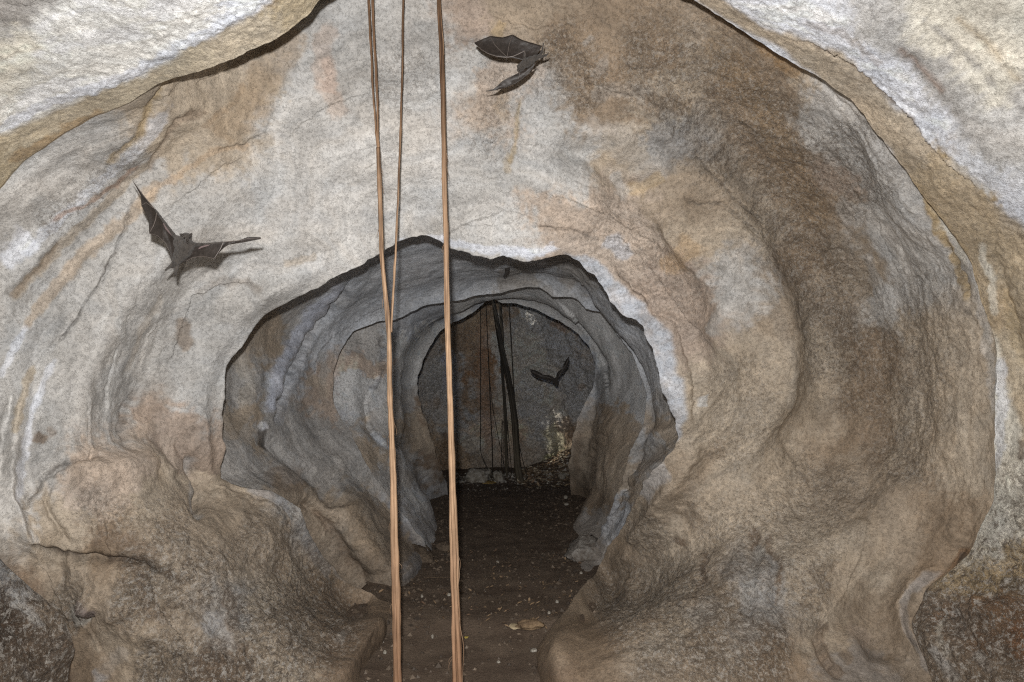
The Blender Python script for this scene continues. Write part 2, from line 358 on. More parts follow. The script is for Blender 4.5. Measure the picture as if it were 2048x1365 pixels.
def normals(P):
    dt = np.roll(P, -1, 1) - np.roll(P, 1, 1)
    ds = np.empty_like(P); ds[1:-1] = P[2:] - P[:-2]; ds[0] = P[1]-P[0]; ds[-1] = P[-1]-P[-2]
    n = np.cross(dt, ds); l = np.linalg.norm(n, axis=2, keepdims=True); n = n / np.maximum(l, 1e-9)
    ax = np.stack([0*P[..., 0], P[..., 1] + 0, CAM_H + 0*P[..., 0]], -1); ax[..., 1] -= .6
    # make them point towards the tunnel (camera side)
    return n
NRM = normals(P)
# orientation: should point to the camera in the visible main wall
probe = np.argmax(sec_of == NAMES.index('wall')) + 100
if np.mean(np.sum(NRM[probe] * (np.array([0, 0, CAM_H]) - P[probe]), 1)) < 0: NRM = -NRM
def blur(A, n):
    for _ in range(2):
        c = np.concatenate([A[:, -n:], A, A[:, :n]], 1).cumsum(1); c = np.concatenate([0*c[:, :1], c], 1); A = (c[:, 2*n+1:] - c[:, :-(2*n+1)])/(2*n+1)
        c = np.concatenate([np.repeat(A[:1], n, 0), A, np.repeat(A[-1:], n, 0)], 0).cumsum(0); c = np.concatenate([0*c[:1], c], 0); A = (c[2*n+1:] - c[:-(2*n+1)])/(2*n+1)
    return A
NRM = blur(NRM, 4); NRM /= np.maximum(np.linalg.norm(NRM, axis=2, keepdims=True), 1e-6)
U, V = proj(P)
X, Y, Z = P[..., 0], P[..., 1], P[..., 2]

# ------- painted relief / albedo maps in surface coordinates of the traced outlines
MX0, MY0, MX1, MY1, ST = -260, -260, 2320, 1700, 2
GX, GY = np.meshgrid(np.arange(MX0, MX1, ST, dtype=np.float32), np.arange(MY0, MY1, ST, dtype=np.float32))
def stroke(pts, w, amp=1.0, prof='gauss', taper=True):
    """distance field of a polyline -> (slice, weight)"""
    p = np.array(pts, float); m = w*3.2 + 4
    x0, x1, y0, y1 = p[:, 0].min()-m, p[:, 0].max()+m, p[:, 1].min()-m, p[:, 1].max()+m
    i0, i1 = max(0, int((x0-MX0)/ST)), min(GX.shape[1], int((x1-MX0)/ST)+1); j0, j1 = max(0, int((y0-MY0)/ST)), min(GX.shape[0], int((y1-MY0)/ST)+1)
    if i1 <= i0 or j1 <= j0: return None
    sl = (slice(j0, j1), slice(i0, i1)); gx, gy = GX[sl], GY[sl]
    wx = gx + 5*noise(gx/22, gy/22, 3.3+0*gx) + 2.2*noise(gx/7, gy/7, 8.3+0*gx); wy = gy + 5*noise(gx/22, gy/22, 13.3+0*gx) + 2.2*noise(gx/7, gy/7, 18.3+0*gx)
    best = np.full(gx.shape, 1e9); side = np.zeros(gx.shape); tt = np.zeros(gx.shape); L = np.hypot(*np.diff(p, axis=0).T); cum = np.concatenate([[0], np.cumsum(L)]); tot = cum[-1]
    for k in range(len(p)-1):
        d = p[k+1]-p[k]; l2 = d @ d
        t = np.clip(((wx-p[k, 0])*d[0] + (wy-p[k, 1])*d[1]) / l2, 0, 1)
        ex = wx-p[k, 0]-t*d[0]; ey = wy-p[k, 1]-t*d[1]; q = np.hypot(ex, ey); b = q < best
        best = np.where(b, q, best); side = np.where(b, np.sign(d[0]*ey - d[1]*ex), side); tt = np.where(b, (cum[k] + t*L[k]) / tot, tt)
    tp = (sstep(0, .15, tt) * sstep(1, .85, tt)) if taper else 1.0
    if prof == 'gauss': v = np.exp(-(best/w)**2)
    elif prof == 'step':      # raised lip on the side = +1, dropping sharply across the line
        v = np.where(side > 0, np.exp(-best/(w*1.6)), -.45*np.exp(-best/(w*.35)))
    elif prof == 'flat': v = sstep(w*1.25, w*.75, best)
    return sl, v*tp*amp
def polymask(pts, soft=6):
    p = np.array(pts, float)
    gx = GX + 9*noise(GX/40, GY/40, 1.3+0*GX) + 4*noise(GX/11, GY/11, 4.3+0*GX); gy = GY + 9*noise(GX/40, GY/40, 31.3+0*GX) + 4*noise(GX/11, GY/11, 34.3+0*GX)
    ins = np.zeros(gx.shape, bool)
    for k in range(len(p)):
        a, b = p[k], p[(k+1) % len(p)]
        if a[1] == b[1]: continue
        c = (a[1] > gy) != (b[1] > gy); ins ^= c & (gx < (b[0]-a[0])*(gy-a[1])/(b[1]-a[1]) + a[0])
    m = ins.astype(np.float32); n = max(1, int(soft/ST))
    for _ in range(2):
        k = np.ones(2*n+1)/(2*n+1)
        cs = np.cumsum(np.pad(m, ((0,0),(n+1,n)), 'edge'), 1); m = (cs[:, 2*n+1:] - cs[:, :-(2*n+1)])/(2*n+1)
        cs = np.cumsum(np.pad(m, ((n+1,n),(0,0)), 'edge'), 0); m = (cs[2*n+1:] - cs[:-(2*n+1)])/(2*n+1)
    return m
def sample(mp, u, v):
    fx = np.clip((u-MX0)/ST, 0, mp.shape[1]-1.01); fy = np.clip((v-MY0)/ST, 0, mp.shape[0]-1.01)
    i = fx.astype(int); j = fy.astype(int); a = fx-i; b = fy-j
    if mp.ndim == 3: a = a[..., None]; b = b[..., None]
    return (mp[j, i]*(1-a) + mp[j, i+1]*a)*(1-b) + (mp[j+1, i]*(1-a) + mp[j+1, i+1]*a)*b

_z = 0*GX
NGa = noise(GX/14, GY/14, _z+5) + .6*noise(GX/6, GY/6, _z+8); NGb = noise(GX/14, GY/14, _z+25) + .6*noise(GX/6, GY/6, _z+28); NGc = noise(GX/26, GY/26, _z+45) + .7*NGa
PAL = dict(Q=(.75,.74,.71), W=(.66,.68,.73), C=(.68,.65,.575), G=(.44,.43,.415), g=(.34,.33,.32), B=(.43,.445,.47), b=(.27,.28,.30), T=(.42,.365,.30), t=(.325,.275,.222), O=(.37,.29,.185), o=(.18,.112,.066),
           N=(.265,.212,.162), n=(.185,.142,.108), D=(.075,.05,.033), P=(.46,.395,.34), p=(.37,.31,.265), K=(.055,.045,.038), L=(.50,.49,.475), M=(.20,.21,.13))
def albedo_map(ctrl, sig=75):
    num = np.zeros(GX.shape + (3,), np.float32); den = np.full(GX.shape, 1e-12, np.float32)
    wx = GX + 45*noise(GX/130, GY/130, .7+0*GX) + 22*noise(GX/40, GY/40, 2.7+0*GX) + 24*NGa; wy = GY + 45*noise(GX/130, GY/130, 9.7+0*GX) + 22*noise(GX/40, GY/40, 12.7+0*GX) + 24*NGb
    for x, y, c in ctrl:
        d2 = (wx-x)**2 + (wy-y)**2
        w = (1/(d2/(sig*sig) + .12))**2.8
        num += w[..., None]*np.array(PAL[c], np.float32); den += w
    return num/den[..., None]
def paint(mp, res, c, k=1.0):
    if res is None: return
    sl, w = res; w = (sstep(.22, .72, w + .30*NGc[sl]*(w > .05))*k)[..., None]; mp[sl] = mp[sl]*(1-w) + w*np.array(PAL[c] if isinstance(c, str) else c, np.float32)
def raise_(mp, res):
    if res is None: return
    sl, w = res; mp[sl] += w
def pt(s): return [(int(a), int(b), c) for a, b, c in (q.split(',') for q in s.split())]

C_MAIN = pt('700,150,G 650,60,G 760,60,G 850,150,L 950,60,p 1010,40,t 1000,200,P 960,120,G 1100,30,t 1150,60,N 1200,130,N 1270,40,N 1300,100,N 1400,80,t 1450,40,N 1500,160,N 1560,260,N 1600,330,N 1650,430,N 1560,400,N '
 '1350,180,T 1330,260,g 1250,280,T 1150,320,G 1100,260,G 1200,200,N 1600,150,T 1640,220,L 1720,290,G 1680,350,p 1760,400,G 1740,470,G 1820,540,G 1860,660,T 1780,620,G 1700,560,t 1600,520,N 1650,600,t 1750,720,N 1730,850,N '
 '1690,950,t 1820,850,T 1900,800,T 1930,950,T 1900,1040,N 1860,1090,N 1500,420,T 1400,400,t 1420,480,T 1460,560,G 1400,600,p 1350,560,p 1300,500,P 1230,420,P 1100,420,P 1050,330,G 1500,700,T 1430,800,T 1500,900,T 1560,620,t '
 '1600,760,T 1600,1000,T 1450,1000,T 1350,1000,t 1350,1100,T 1250,1100,t 1200,1200,t 1150,1300,N 1100,1350,n 1300,1250,T 1400,1330,t 1500,1200,g 1420,1200,t 1600,1180,T 1700,1150,T 1650,1280,T 1800,1080,t 1760,1200,t 1700,1350,g 1780,1280,t 1830,1200,t 1850,1290,t 1560,1330,N '
 '550,400,L 400,400,G 450,480,L 650,420,L 800,380,L 950,330,G 900,440,G 700,300,L 600,220,L 300,600,G 200,700,G 350,700,G 450,650,G 250,820,G 400,780,G 350,860,p 400,920,p 300,1000,T 200,960,P 100,1050,T 200,1090,N 350,1100,t 450,1050,t '
 '550,1100,t 520,1200,T 600,1250,t 600,1050,g 660,1200,N 700,1280,n 740,1330,n 300,1200,t 250,1300,T 350,1300,t 150,1150,t 450,1240,g 440,1330,n 550,1330,T 40,1250,n 100,1330,n 120,1260,N 160,1340,N 0,700,G 50,800,L 100,600,G 100,900,G 30,1000,L 200,500,G 480,900,p 430,970,T '
 '400,200,T 480,200,T 330,260,T 250,330,G 150,380,L 60,480,G 100,330,L 1000,460,L 850,450,L')
C_MOUTH = pt('100,60,Q 300,60,Q 500,40,W 100,180,Q 300,100,Q 20,20,g 50,100,C 200,20,Q 400,20,Q 600,-40,O 1900,60,C 2000,120,C 2040,250,L 1900,200,G 1850,120,G 1750,40,L 1650,30,W 1700,110,W 1800,160,W 1850,260,W 1980,330,L 2040,420,W 2000,480,O 2020,560,O 1960,420,O 1850,330,O '
 '2040,650,O 2010,760,C 2030,850,C 2020,950,C 2000,1050,C 2030,1100,O 1980,1140,O 2000,1200,o 1900,1230,n 1950,1300,o 2030,1280,o 1900,1330,N 1860,1300,N 1980,1360,N 2040,1360,n 0,1300,D 60,1260,D 100,1340,n 20,1360,n 0,1230,D 30,1160,g 100,1200,N 0,900,L 0,700,G -100,500,G -50,380,O 1000,-200,T 1400,-100,W')
C_PASS = pt('700,560,B 850,520,B 1000,540,B 1100,540,B 1150,530,g 1050,560,g 900,580,B 800,600,B 600,640,g 520,680,t 480,760,g 500,850,t 470,920,g 560,760,B 600,720,B 640,650,B 560,860,g 620,850,g 650,780,p 600,920,g 560,980,t 620,1000,t 680,1040,t 720,1100,t 760,1150,t 700,930,g 760,980,g 820,1040,b 840,1080,b 780,1060,t '
 '1200,600,B 1250,660,B 1290,740,B 1320,800,g 1310,850,t 1280,900,g 1250,950,t 1220,1000,B 1200,1060,B 1180,1100,g 1230,900,t 680,880,g')
C_INNER = pt('760,700,B 720,740,p 740,800,B 720,680,g 800,660,b 850,700,B 800,760,B 820,800,g 860,640,b 930,620,B 1050,590,B 1100,610,B 1150,640,B 1200,680,B 1220,740,B 1240,800,B 1180,720,b 1200,850,t 1210,900,t 1180,950,t 1160,1000,N 1190,1050,g 860,1040,B 850,980,B 830,920,g 780,860,g 740,900,t 870,930,n 800,980,g 850,860,t 880,800,n')
C_END = pt('930,700,N 900,760,b 915,700,n 960,650,N 970,720,o 960,800,n 930,850,b 900,880,N 920,920,N 960,900,g 990,700,g 1000,800,g 1060,650,b 1040,720,g 1080,780,g 1130,720,b 1120,680,b 1150,640,N 1060,830,b 1060,880,g 1100,880,M 1130,850,n 1150,780,b 1000,880,p 880,940,o 1110,920,t 980,620,n')  # the green M point tints the patch of daylight

relief = np.zeros(GX.shape, np.float32); reliefP = relief.copy(); reliefI = relief.copy(); reliefF = relief.copy()
A_MAIN = albedo_map(C_MAIN); A_MOUTH = albedo_map(C_MOUTH, 60); A_PASS = albedo_map(C_PASS, 32); A_INNER = albedo_map(C_INNER, 22); A_END = albedo_map(C_END, 22)
crust = np.zeros(GX.shape, np.float32)
def P2(s): return [tuple(float(v) for v in q.split(',')) for q in s.split()]

# --- main wall: colour streaks and stains
for s, w, c, k in [
 ('533,287 492,297 427,301 376,338 325,373 260,430', 6, (.47,.36,.26), .5), ('427,212 359,246 325,290 294,362', 9, 'n', .6), ('495,150 471,205 427,236 395,262', 7, 'N', .6),
 ('386,130 342,164 273,266 222,307 191,321', 9, 'O', .7), ('600,40 560,110 520,180 480,240 420,290', 40, (.37,.29,.21), .55), ('360,190 300,260 230,330 160,400 100,460 20,540', 13, 'W', .5), ('380,250 300,330 220,400 140,480 60,560 0,620', 11, 'T', .7),
 ('340,350 260,430 180,500 100,590 30,680', 14, (.42,.34,.26), .6), ('290,320 230,370 150,420 90,450', 6, (.30,.19,.13), .6), ('130,480 60,560 10,600', 7, 'N', .6), ('70,470 30,500 0,530', 26, 'W', .6),
 ('120,700 90,760 60,840 40,940 30,1030', 9, 'W', .6), ('70,720 45,800 30,880', 8, 'O', .5), ('85,860 75,885', 16, 'n', .8), ('100,850 110,870', 8, 'n', .5), ('60,640 30,700 0,760', 8, 'W', .5),
 ('330,40 210,110 60,200', 3, 'G', .1),
 ('690,250 650,160 640,90 680,40', 22, (.47,.36,.29), .35), ('650,110 662,150 655,190', 15, (.47,.36,.30), .4), ('630,60 600,150 575,200 560,260 540,290', 6, 'L', .4),
 ('1005,40 1000,60 985,50', 12, 'O', .5), ('1010,150 1000,215 1025,245', 14, (.36,.29,.21), .4), ('1042,190 1035,260 1030,310 1015,340', 5, 'O', .6), ('1025,300 1010,350', 8, 'O', .4),
 ('1085,60 1110,75 1140,70', 22, 'n', .4), ('1170,75 1180,85', 12, 'G', .4), ('1190,130 1210,140', 26, 'g', .4), ('1170,190 1250,180 1310,190', 18, 'G', .3),
 ('1270,200 1330,195 1390,215', 18, 'N', .7), ('1400,50 1450,120 1500,190 1545,260 1580,330 1620,420 1660,500', 34, (.27,.20,.13), .4), ('1480,40 1540,110 1600,170', 12, (.30,.20,.11), .6),
 ('1340,240 1400,280 1460,330 1530,420 1590,500', 16, (.26,.225,.19), .4), ('1620,200 1660,240 1690,290', 25, 'L', .4), ('1700,300 1740,370 1800,450', 14, 'L', .5), ('1690,170 1760,240 1830,340 1890,460 1935,560 1970,640', 5, 'O', .9),
 ('1720,180 1800,290 1870,390 1920,480 1950,560', 12, (.55,.53,.48), .8), ('1930,470 1965,600 1985,740 1985,860', 7, 'L', .5), ('1640,560 1700,650 1740,760 1745,850 1735,960', 26, (.22,.175,.135), .35), ('1580,520 1640,600 1700,690', 20, 'n', .2),
 ('1725,500 1740,560 1760,620 1775,650', 14, 'L', .5), ('1700,400 1690,430 1730,440', 22, 'L', .5), ('1580,610 1600,700 1600,770', 18, 'T', .4),
 ('1420,570 1450,575 1465,590 1440,640 1410,680', 18, 'L', .65), ('1395,790 1400,815', 9, 'L', .8), ('1140,260 1240,280 1300,330 1330,380', 35, 'L', .35), ('1040,270 1100,300 1100,340 1060,370', 20, 'L', .5),
 ('1260,370 1290,380 1330,350', 14, 'O', .5), ('1230,350 1260,380 1240,400', 14, 'L', .6), ('1400,470 1370,520 1310,540', 22, (.42,.31,.20), .5), ('1500,560 1540,650 1560,740 1550,830', 12, (.27,.25,.225), .3),
 ('1200,480 1240,500 1260,520', 16, (.50,.51,.54), .7), ('830,470 800,480 880,478 960,498 1010,498 1060,505 1140,492', 9, 'W', .75), ('990,505 1040,508 1080,506', 9, 'W', .8),
 ('1430,870 1440,900 1400,960 1330,1000', 16, 'N', .45), ('1340,930 1300,960 1280,1000', 22, 'B', .5), ('1345,1075 1340,1090', 14, 'n', .8), ('1400,1090 1395,1120 1410,1150 1390,1180', 10, 'n', .7),
 ('1500,1045 1510,1070 1500,1100', 12, 'n', .85), ('1535,1055 1535,1080 1545,1130 1555,1180', 8, 'n', .75), ('1510,1070 1520,1110 1505,1150 1495,1200 1495,1250', 13, (.33,.325,.315), .7), ('1530,1100 1545,1140 1540,1190 1550,1230', 9, (.31,.305,.30), .7), ('1555,1100 1560,1150 1550,1220', 5, 'n', .9),
 ('1440,1200 1410,1240 1380,1260', 26, (.27,.262,.25), .5), ('1500,1270 1560,1290 1480,1320', 30, 'n', .5), ('1660,1230 1640,1270 1650,1320 1690,1365', 11, 'n', .7), ('1700,1250 1730,1260 1745,1290', 18, 'P', .7), ('1680,1300 1700,1330', 12, 'N', .6),
 ('1900,1130 1840,1170 1810,1210 1815,1260 1850,1320 1870,1365', 8, (.42,.42,.43), .45), ('1940,1090 1910,1140 1870,1170', 18, 'o', .75), ('1925,1100 1915,1150', 9, 'K', .75),
 ('375,640 370,680 385,700', 15, (.24,.20,.165), .75), ('400,620 395,660', 14, 'G', .8), ('390,600 430,570 500,560 540,575', 10, (.26,.23,.20), .5), ('560,530 600,525 640,510', 10, 'T', .5), ('410,560 400,600', 20, 'L', .5),
 ('445,260 520,290 560,280', 10, 'T', .4), ('330,580 290,660 270,760', 10, 'T', .3), ('380,900 370,980 400,1050', 12, (.42,.41,.40), .6), ('350,870 330,900 340,950', 14, 'P', .6), ('280,880 300,860 330,850', 15, 'P', .6),
 ('170,950 185,990 150,1010', 22, 'P', .7), ('180,960 182,985', 4, 'n', .4), ('60,1070 120,1110 200,1115 280,1120 330,1145 400,1170', 9, (.10,.075,.055), .75), ('170,1080 230,1075 270,1100 320,1120', 18, 'n', .6),
 ('200,1115 260,1130 290,1170 310,1220 340,1260', 12, 'n', .55), ('150,1200 160,1235 185,1240', 17, (.42,.41,.38), .7), ('165,1190 190,1205 205,1225', 12, (.13,.11,.115), .7), ('440,1180 465,1200 470,1230 460,1270', 13, 'n', .6), ('420,1200 430,1240 400,1270', 16, (.33,.335,.345), .45),
 ('480,1275 490,1320 500,1365', 12, 'n', .7), ('400,1290 440,1320 470,1350', 34, 'n', .55), ('150,1260 200,1265', 16, 'N', .5), ('260,1290 220,1330 200,1365', 15, 'L', .3), ('190,1340 210,1365', 10, 'B', .6),
 ('560,985 605,1050 650,1120 700,1180', 7, 'G', .55), ('480,960 540,990 590,1020', 18, 'b', .5), ('590,1030 620,1100 660,1160', 18, (.22,.215,.215), .6), ('650,1180 690,1230 720,1290', 28, 'n', .6), ('675,1265 690,1275', 10, 'G', .7)]:
    paint(A_MAIN, stroke(P2(s), w), c, k)
# calcite ribbon along the right lip
rib = polymask(P2('1130,506 1190,512 1236,562 1262,592 1292,606 1298,632 1324,652 1342,695 1352,722 1364,802 1372,868 1352,885 1330,850 1300,760 1260,670 1200,620 1150,540'), 3)
rib = rib*np.clip(.85 + .25*NGc + .25*noise(GX/60, GY/60, _z+77), .3, .95)
A_MAIN = A_MAIN*(1-rib[..., None]) + rib[..., None]*np.array((.47,.49,.525), np.float32)
# --- main wall: relief (metres, + towards the viewer)
for s, w, a, pr in [
 ('281,383 264,403 230,500 189,581 167,608 145,647 119,678 92,704 60,740', 7, .012, 'step'), ('332,643 325,739 308,775 281,818 268,862 266,893 275,920', 16, -.013, 'step'),
 ('427,212 359,246 325,290 294,362', 8, -.012, 'gauss'), ('386,130 342,164 273,266 222,307', 8, -.010, 'gauss'), ('612,82 581,130 567,178 540,246 526,287 427,301', 5, .006, 'step'),
 ('340,350 260,430 180,500 100,590', 9, -.012, 'gauss'), ('130,480 60,560 10,600', 9, -.015, 'gauss'), ('500,309 439,326 350,400 300,470', 8, .007, 'step'),
 ('70,720 40,830 25,930 20,1000 45,1070 110,1110 200,1135', 16, .035, 'gauss'), ('30,760 10,900 5,980', 12, -.03, 'gauss'), ('45,1075 120,1115 200,1120 280,1125 330,1150', 10, -.035, 'gauss'),
 ('120,1140 200,1150 250,1190 270,1240', 30, .030, 'gauss'), 
 ('30,1040 80,960 130,930 220,905', 7, -.014, 'gauss'), ('100,960 90,1010 120,1060 140,1090', 6, -.012, 'gauss'), ('150,960 220,940 300,930', 35, .03, 'gauss'),
 ('290,1130 310,1190 340,1250 370,1290', 12, -.025, 'step'), ('350,870 380,960 400,1040', 10, -.016, 'gauss'), ('310,830 280,880 300,920 340,960', 18, .02, 'gauss'), ('400,820 410,900 430,980', 18, .018, 'gauss'), ('375,900 385,980 400,1050', 9, -.02, 'gauss'),
 ('520,560 440,570 390,600 370,660 340,740', 12, .014, 'step'), ('560,545 640,520 700,480 760,470', 14, -.008, 'gauss'), ('460,900 450,960 430,1010', 12, .012, 'gauss'),
 ('480,970 560,1000 600,1040 640,1110 690,1170', 12, .022, 'gauss'), ('470,1010 560,1040 590,1110 640,1180', 28, -.02, 'gauss'),
 ('1395,0 1470,48 1540,95 1610,140 1680,200 1750,270', 5, -.01, 'gauss'), ('1690,170 1760,240 1830,340 1890,460 1935,560 1965,660', 6, .012, 'step'), ('1650,160 1720,200 1800,290 1870,400 1930,500', 9, -.012, 'gauss'),
 ('1380,300 1420,350 1470,400 1540,450', 9, -.010, 'step'), ('1360,390 1400,410 1440,405 1480,440 1520,480', 6, -.012, 'step'), ('1060,265 1140,255 1220,270 1290,330 1350,330', 26, .022, 'gauss'), ('1100,300 1180,310 1240,370 1310,380', 16, -.018, 'gauss'),
 ('1190,210 1260,190 1340,215 1400,260 1460,320', 22, .018, 'gauss'), ('1060,380 1140,400 1210,430 1260,460 1330,500', 14, .016, 'step'), ('1180,470 1240,480 1290,530 1320,580 1360,640 1420,690', 12, .014, 'step'),
 ('1280,440 1340,520 1390,590 1440,660', 24, .022, 'gauss'), ('1330,440 1380,520 1430,580', 10, -.016, 'gauss'), ('1300,560 1330,620 1390,690', 16, .016, 'gauss'),
 ('1000,420 1060,440 1130,460 1190,450', 16, .012, 'gauss'), ('880,470 960,440 1010,420 1080,440', 10, -.008, 'step'),
 ('1155,505 1200,520 1244,575 1270,600 1300,625 1330,670 1350,740 1362,820 1365,880', 20, .010, 'gauss'), ('1210,505 1255,560 1300,598 1310,625 1345,646 1370,716 1383,802 1390,870', 6, -.014, 'gauss'),
 ('1400,880 1350,960 1300,1020 1260,1090 1230,1150', 20, .03, 'gauss'), ('1440,900 1380,990 1330,1060', 22, -.022, 'gauss'), ('1560,560 1580,680 1560,800 1500,880', 40, .03, 'gauss'), ('1640,600 1660,740 1640,860', 36, -.02, 'gauss'),
 ('1500,1045 1515,1110 1500,1180 1495,1250', 11, -.016, 'gauss'), ('1545,1080 1550,1150 1548,1220', 10, -.014, 'gauss'), ('1400,1100 1395,1140 1405,1180', 9, -.012, 'gauss'), ('1660,1230 1640,1270 1650,1320 1690,1365', 10, -.025, 'step'),
 ('1900,1120 1830,1170 1800,1210 1805,1260 1840,1330', 16, .03, 'gauss'), ('1800,1130 1760,1180 1750,1250 1770,1330', 26, -.03, 'gauss'), ('1950,1000 1930,1090 1870,1150 1820,1190', 20, -.02, 'gauss'),
 ('480,1272 492,1320 505,1365', 7, .014, 'step'), ('165,1195 200,1215', 20, .02, 'gauss'), ('170,1240 210,1235', 12, -.03, 'gauss'), ('1045,150 1040,220 1030,300', 7, -.007, 'gauss')]:
    raise_(relief, stroke(P2(s), w, a, pr))
for s, w, a in [('1340,215 1450,300 1570,450 1640,620 1660,800 1620,960 1530,1070', 62, -.054), ('1130,255 1280,235 1400,300 1480,400 1540,560 1555,740 1510,890 1430,980', 40, .06),
 ('1080,300 1200,320 1300,400 1380,500 1440,620 1450,760', 34, -.035), ('1060,400 1180,420 1280,500 1360,620 1400,740 1400,840', 32, .035), ('1720,250 1830,420 1900,620 1920,820 1890,1000', 45, .045),
 ('1700,520 1760,700 1760,880 1700,1040', 34, -.04), ('1250,1090 1330,1010 1420,960', 34, .05), ('1200,1230 1300,1130 1420,1060 1530,1020', 40, -.035), ('1450,1180 1600,1140 1740,1060 1840,940', 36, .03), ('1560,1300 1700,1230 1790,1130', 34, -.035),
 ('560,500 420,560 330,680 280,820 290,930', 44, -.042), ('640,560 500,620 420,720 390,860 400,960', 34, .045), ('230,620 170,760 140,880 150,960', 36, .05), ('130,600 70,740 50,900 60,1020', 26, -.05), ('120,980 220,960 320,980 400,1010', 50, .038),
 ('60,1110 180,1130 300,1150 420,1180', 30, -.038), ('150,1190 260,1230 330,1290', 40, .045), ('330,1200 400,1270 430,1350', 26, -.03), ('480,1060 560,1140 620,1250', 44, .04), ('520,990 600,1080 660,1190', 20, .03),
 ('420,250 280,360 130,520 30,660', 30, -.045), ('560,330 420,420 280,540 170,690', 44, .035), ('700,180 560,240 440,330', 36, -.025), ('900,200 820,300 780,400', 60, .025), ('1000,120 1010,250 990,380', 34, -.025)]:
    raise_(relief, stroke(P2(s), w, a/1.45, 'gauss'))
for _ in range(70):     # flaking scallops, following the arch
    x, y = rnd.uniform(20, 1950), rnd.uniform(20, 1340)
    dx, dy = x-CX, y-CY; q = math.hypot(dx, dy)
    if q < 380: continue
    tx, ty = -dy/q, dx/q; L = rnd.uniform(40, 150); cv = rnd.uniform(-.25, .25)
    pts = [(x + tx*L*t + dx/q*cv*L*t*t, y + ty*L*t + dy/q*cv*L*t*t) for t in (-1, -.5, 0, .5, 1)]
    raise_(relief, stroke(pts, rnd.uniform(4, 10), rnd.choice((-1, 1))*rnd.uniform(.003, .007), 'step'))
for s in ('281,383 264,403 230,500 189,581 167,608 145,647 119,678 92,704', '308,775 281,818 268,862 266,893', '427,301 500,290 533,262', '1395,0 1470,48 1540,95 1610,140', '1380,300 1420,350 1470,400 1540,450', '1360,390 1400,410 1440,405 1480,440 1520,480',
 '45,1075 120,1115 200,1120 280,1125', '30,1040 80,960 130,930 220,905', '1240,545 1290,600 1300,625', '1060,455 1140,460 1200,480', '1890,460 1935,560 1965,660'):
    paint(A_MAIN, stroke(P2(s), 2.2), 'K', .5); raise_(relief, stroke(P2(s), 4, -.007))
# the crust: pitted, crumbly ground on the lower walls and the brown band
for s, w, k in [('450,1250 560,1230 650,1260', 90, 1), ('230,1180 380,1160 480,1180', 70, .9), ('250,1330 450,1340 650,1340', 70, 1), ('100,1190 180,1230', 50, .7), ('1200,120 1350,140 1480,220 1580,350 1640,470', 110, .55), ('1650,240 1700,340 1760,430', 90, .6),
 ('1650,560 1740,700 1720,860', 80, .45), ('1250,1250 1400,1280 1600,1300', 100, .8), ('1420,1130 1560,1160 1680,1190', 80, .6), ('1250,1080 1330,1040', 60, .5), ('1080,60 1150,150 1200,220', 60, .6), ('980,60 1010,200 950,330', 40, .35), ('450,1080 600,1150', 90, .5), ('280,1080 380,1100', 50, .6), ('850,100 760,200', 60, .25), ('1700,900 1600,1050 1450,1080 1350,1120', 90, .5), ('1850,500 1880,700 1850,900', 70, .45), ('1150,420 1300,500 1420,640', 70, .28), ('1450,700 1500,850 1430,950', 70, .32), ('60,480 160,400 300,260', 40, .4), ('1500,350 1640,560 1700,800', 90, .6), ('1750,600 1830,800 1800,1000', 80, .5), ('1300,180 1420,260 1500,360', 70, .6), ('560,1120 640,1240 560,1330', 70, .8), ('1180,1250 1350,1180 1500,1250', 80, .85), ('130,1000 250,1040 400,1040', 40, .4), ('550,1000 640,1150', 50, .5)]:
    r_ = stroke(P2(s), w)
    if r_: sl, q = r_; crust[sl] = np.maximum(crust[sl], np.clip(q*k*1.2, 0, k))

# --- near arch and front walls
bandL = polymask(P2('-250,330 0,262 60,240 120,215 200,170 330,128 400,95 470,62 520,30 560,25 560,-60 700,-60 700,60 300,200 100,300 0,372 -60,420 -260,500'), 5)
A_MOUTH = A_MOUTH*(1-.85*bandL[..., None]) + .85*bandL[..., None]*np.array((.46,.39,.28), np.float32)
paint(A_MOUTH, stroke(P2('-60,270 0,250 90,205 150,178 260,140 340,108 420,72 480,40 540,10 560,-40'), 11), 'W', .9)
paint(A_MOUTH, stroke(P2('0,20 60,15 130,0'), 16), 'g', .7)
paint(A_MOUTH, stroke(P2('0,330 60,300 140,258 220,218'), 12), (.34,.23,.12), .6)
bandR = polymask(P2('1380,-60 1480,5 1560,55 1620,66 1700,105 1740,140 1800,215 1850,262 1920,335 1990,400 2060,460 2300,700 2300,1100 2050,900 1990,700 1940,500 1880,420 1750,270 1600,120 1400,0'), 4)
A_MOUTH = A_MOUTH*(1-.9*bandR[..., None]) + .9*bandR[..., None]*np.array((.40,.33,.24), np.float32)
paint(A_MOUTH, stroke(P2('1600,70 1660,98 1730,140 1790,200 1850,265 1910,330'), 5), 'n', .8)  # shadow under the step, put into the colour as a dark line
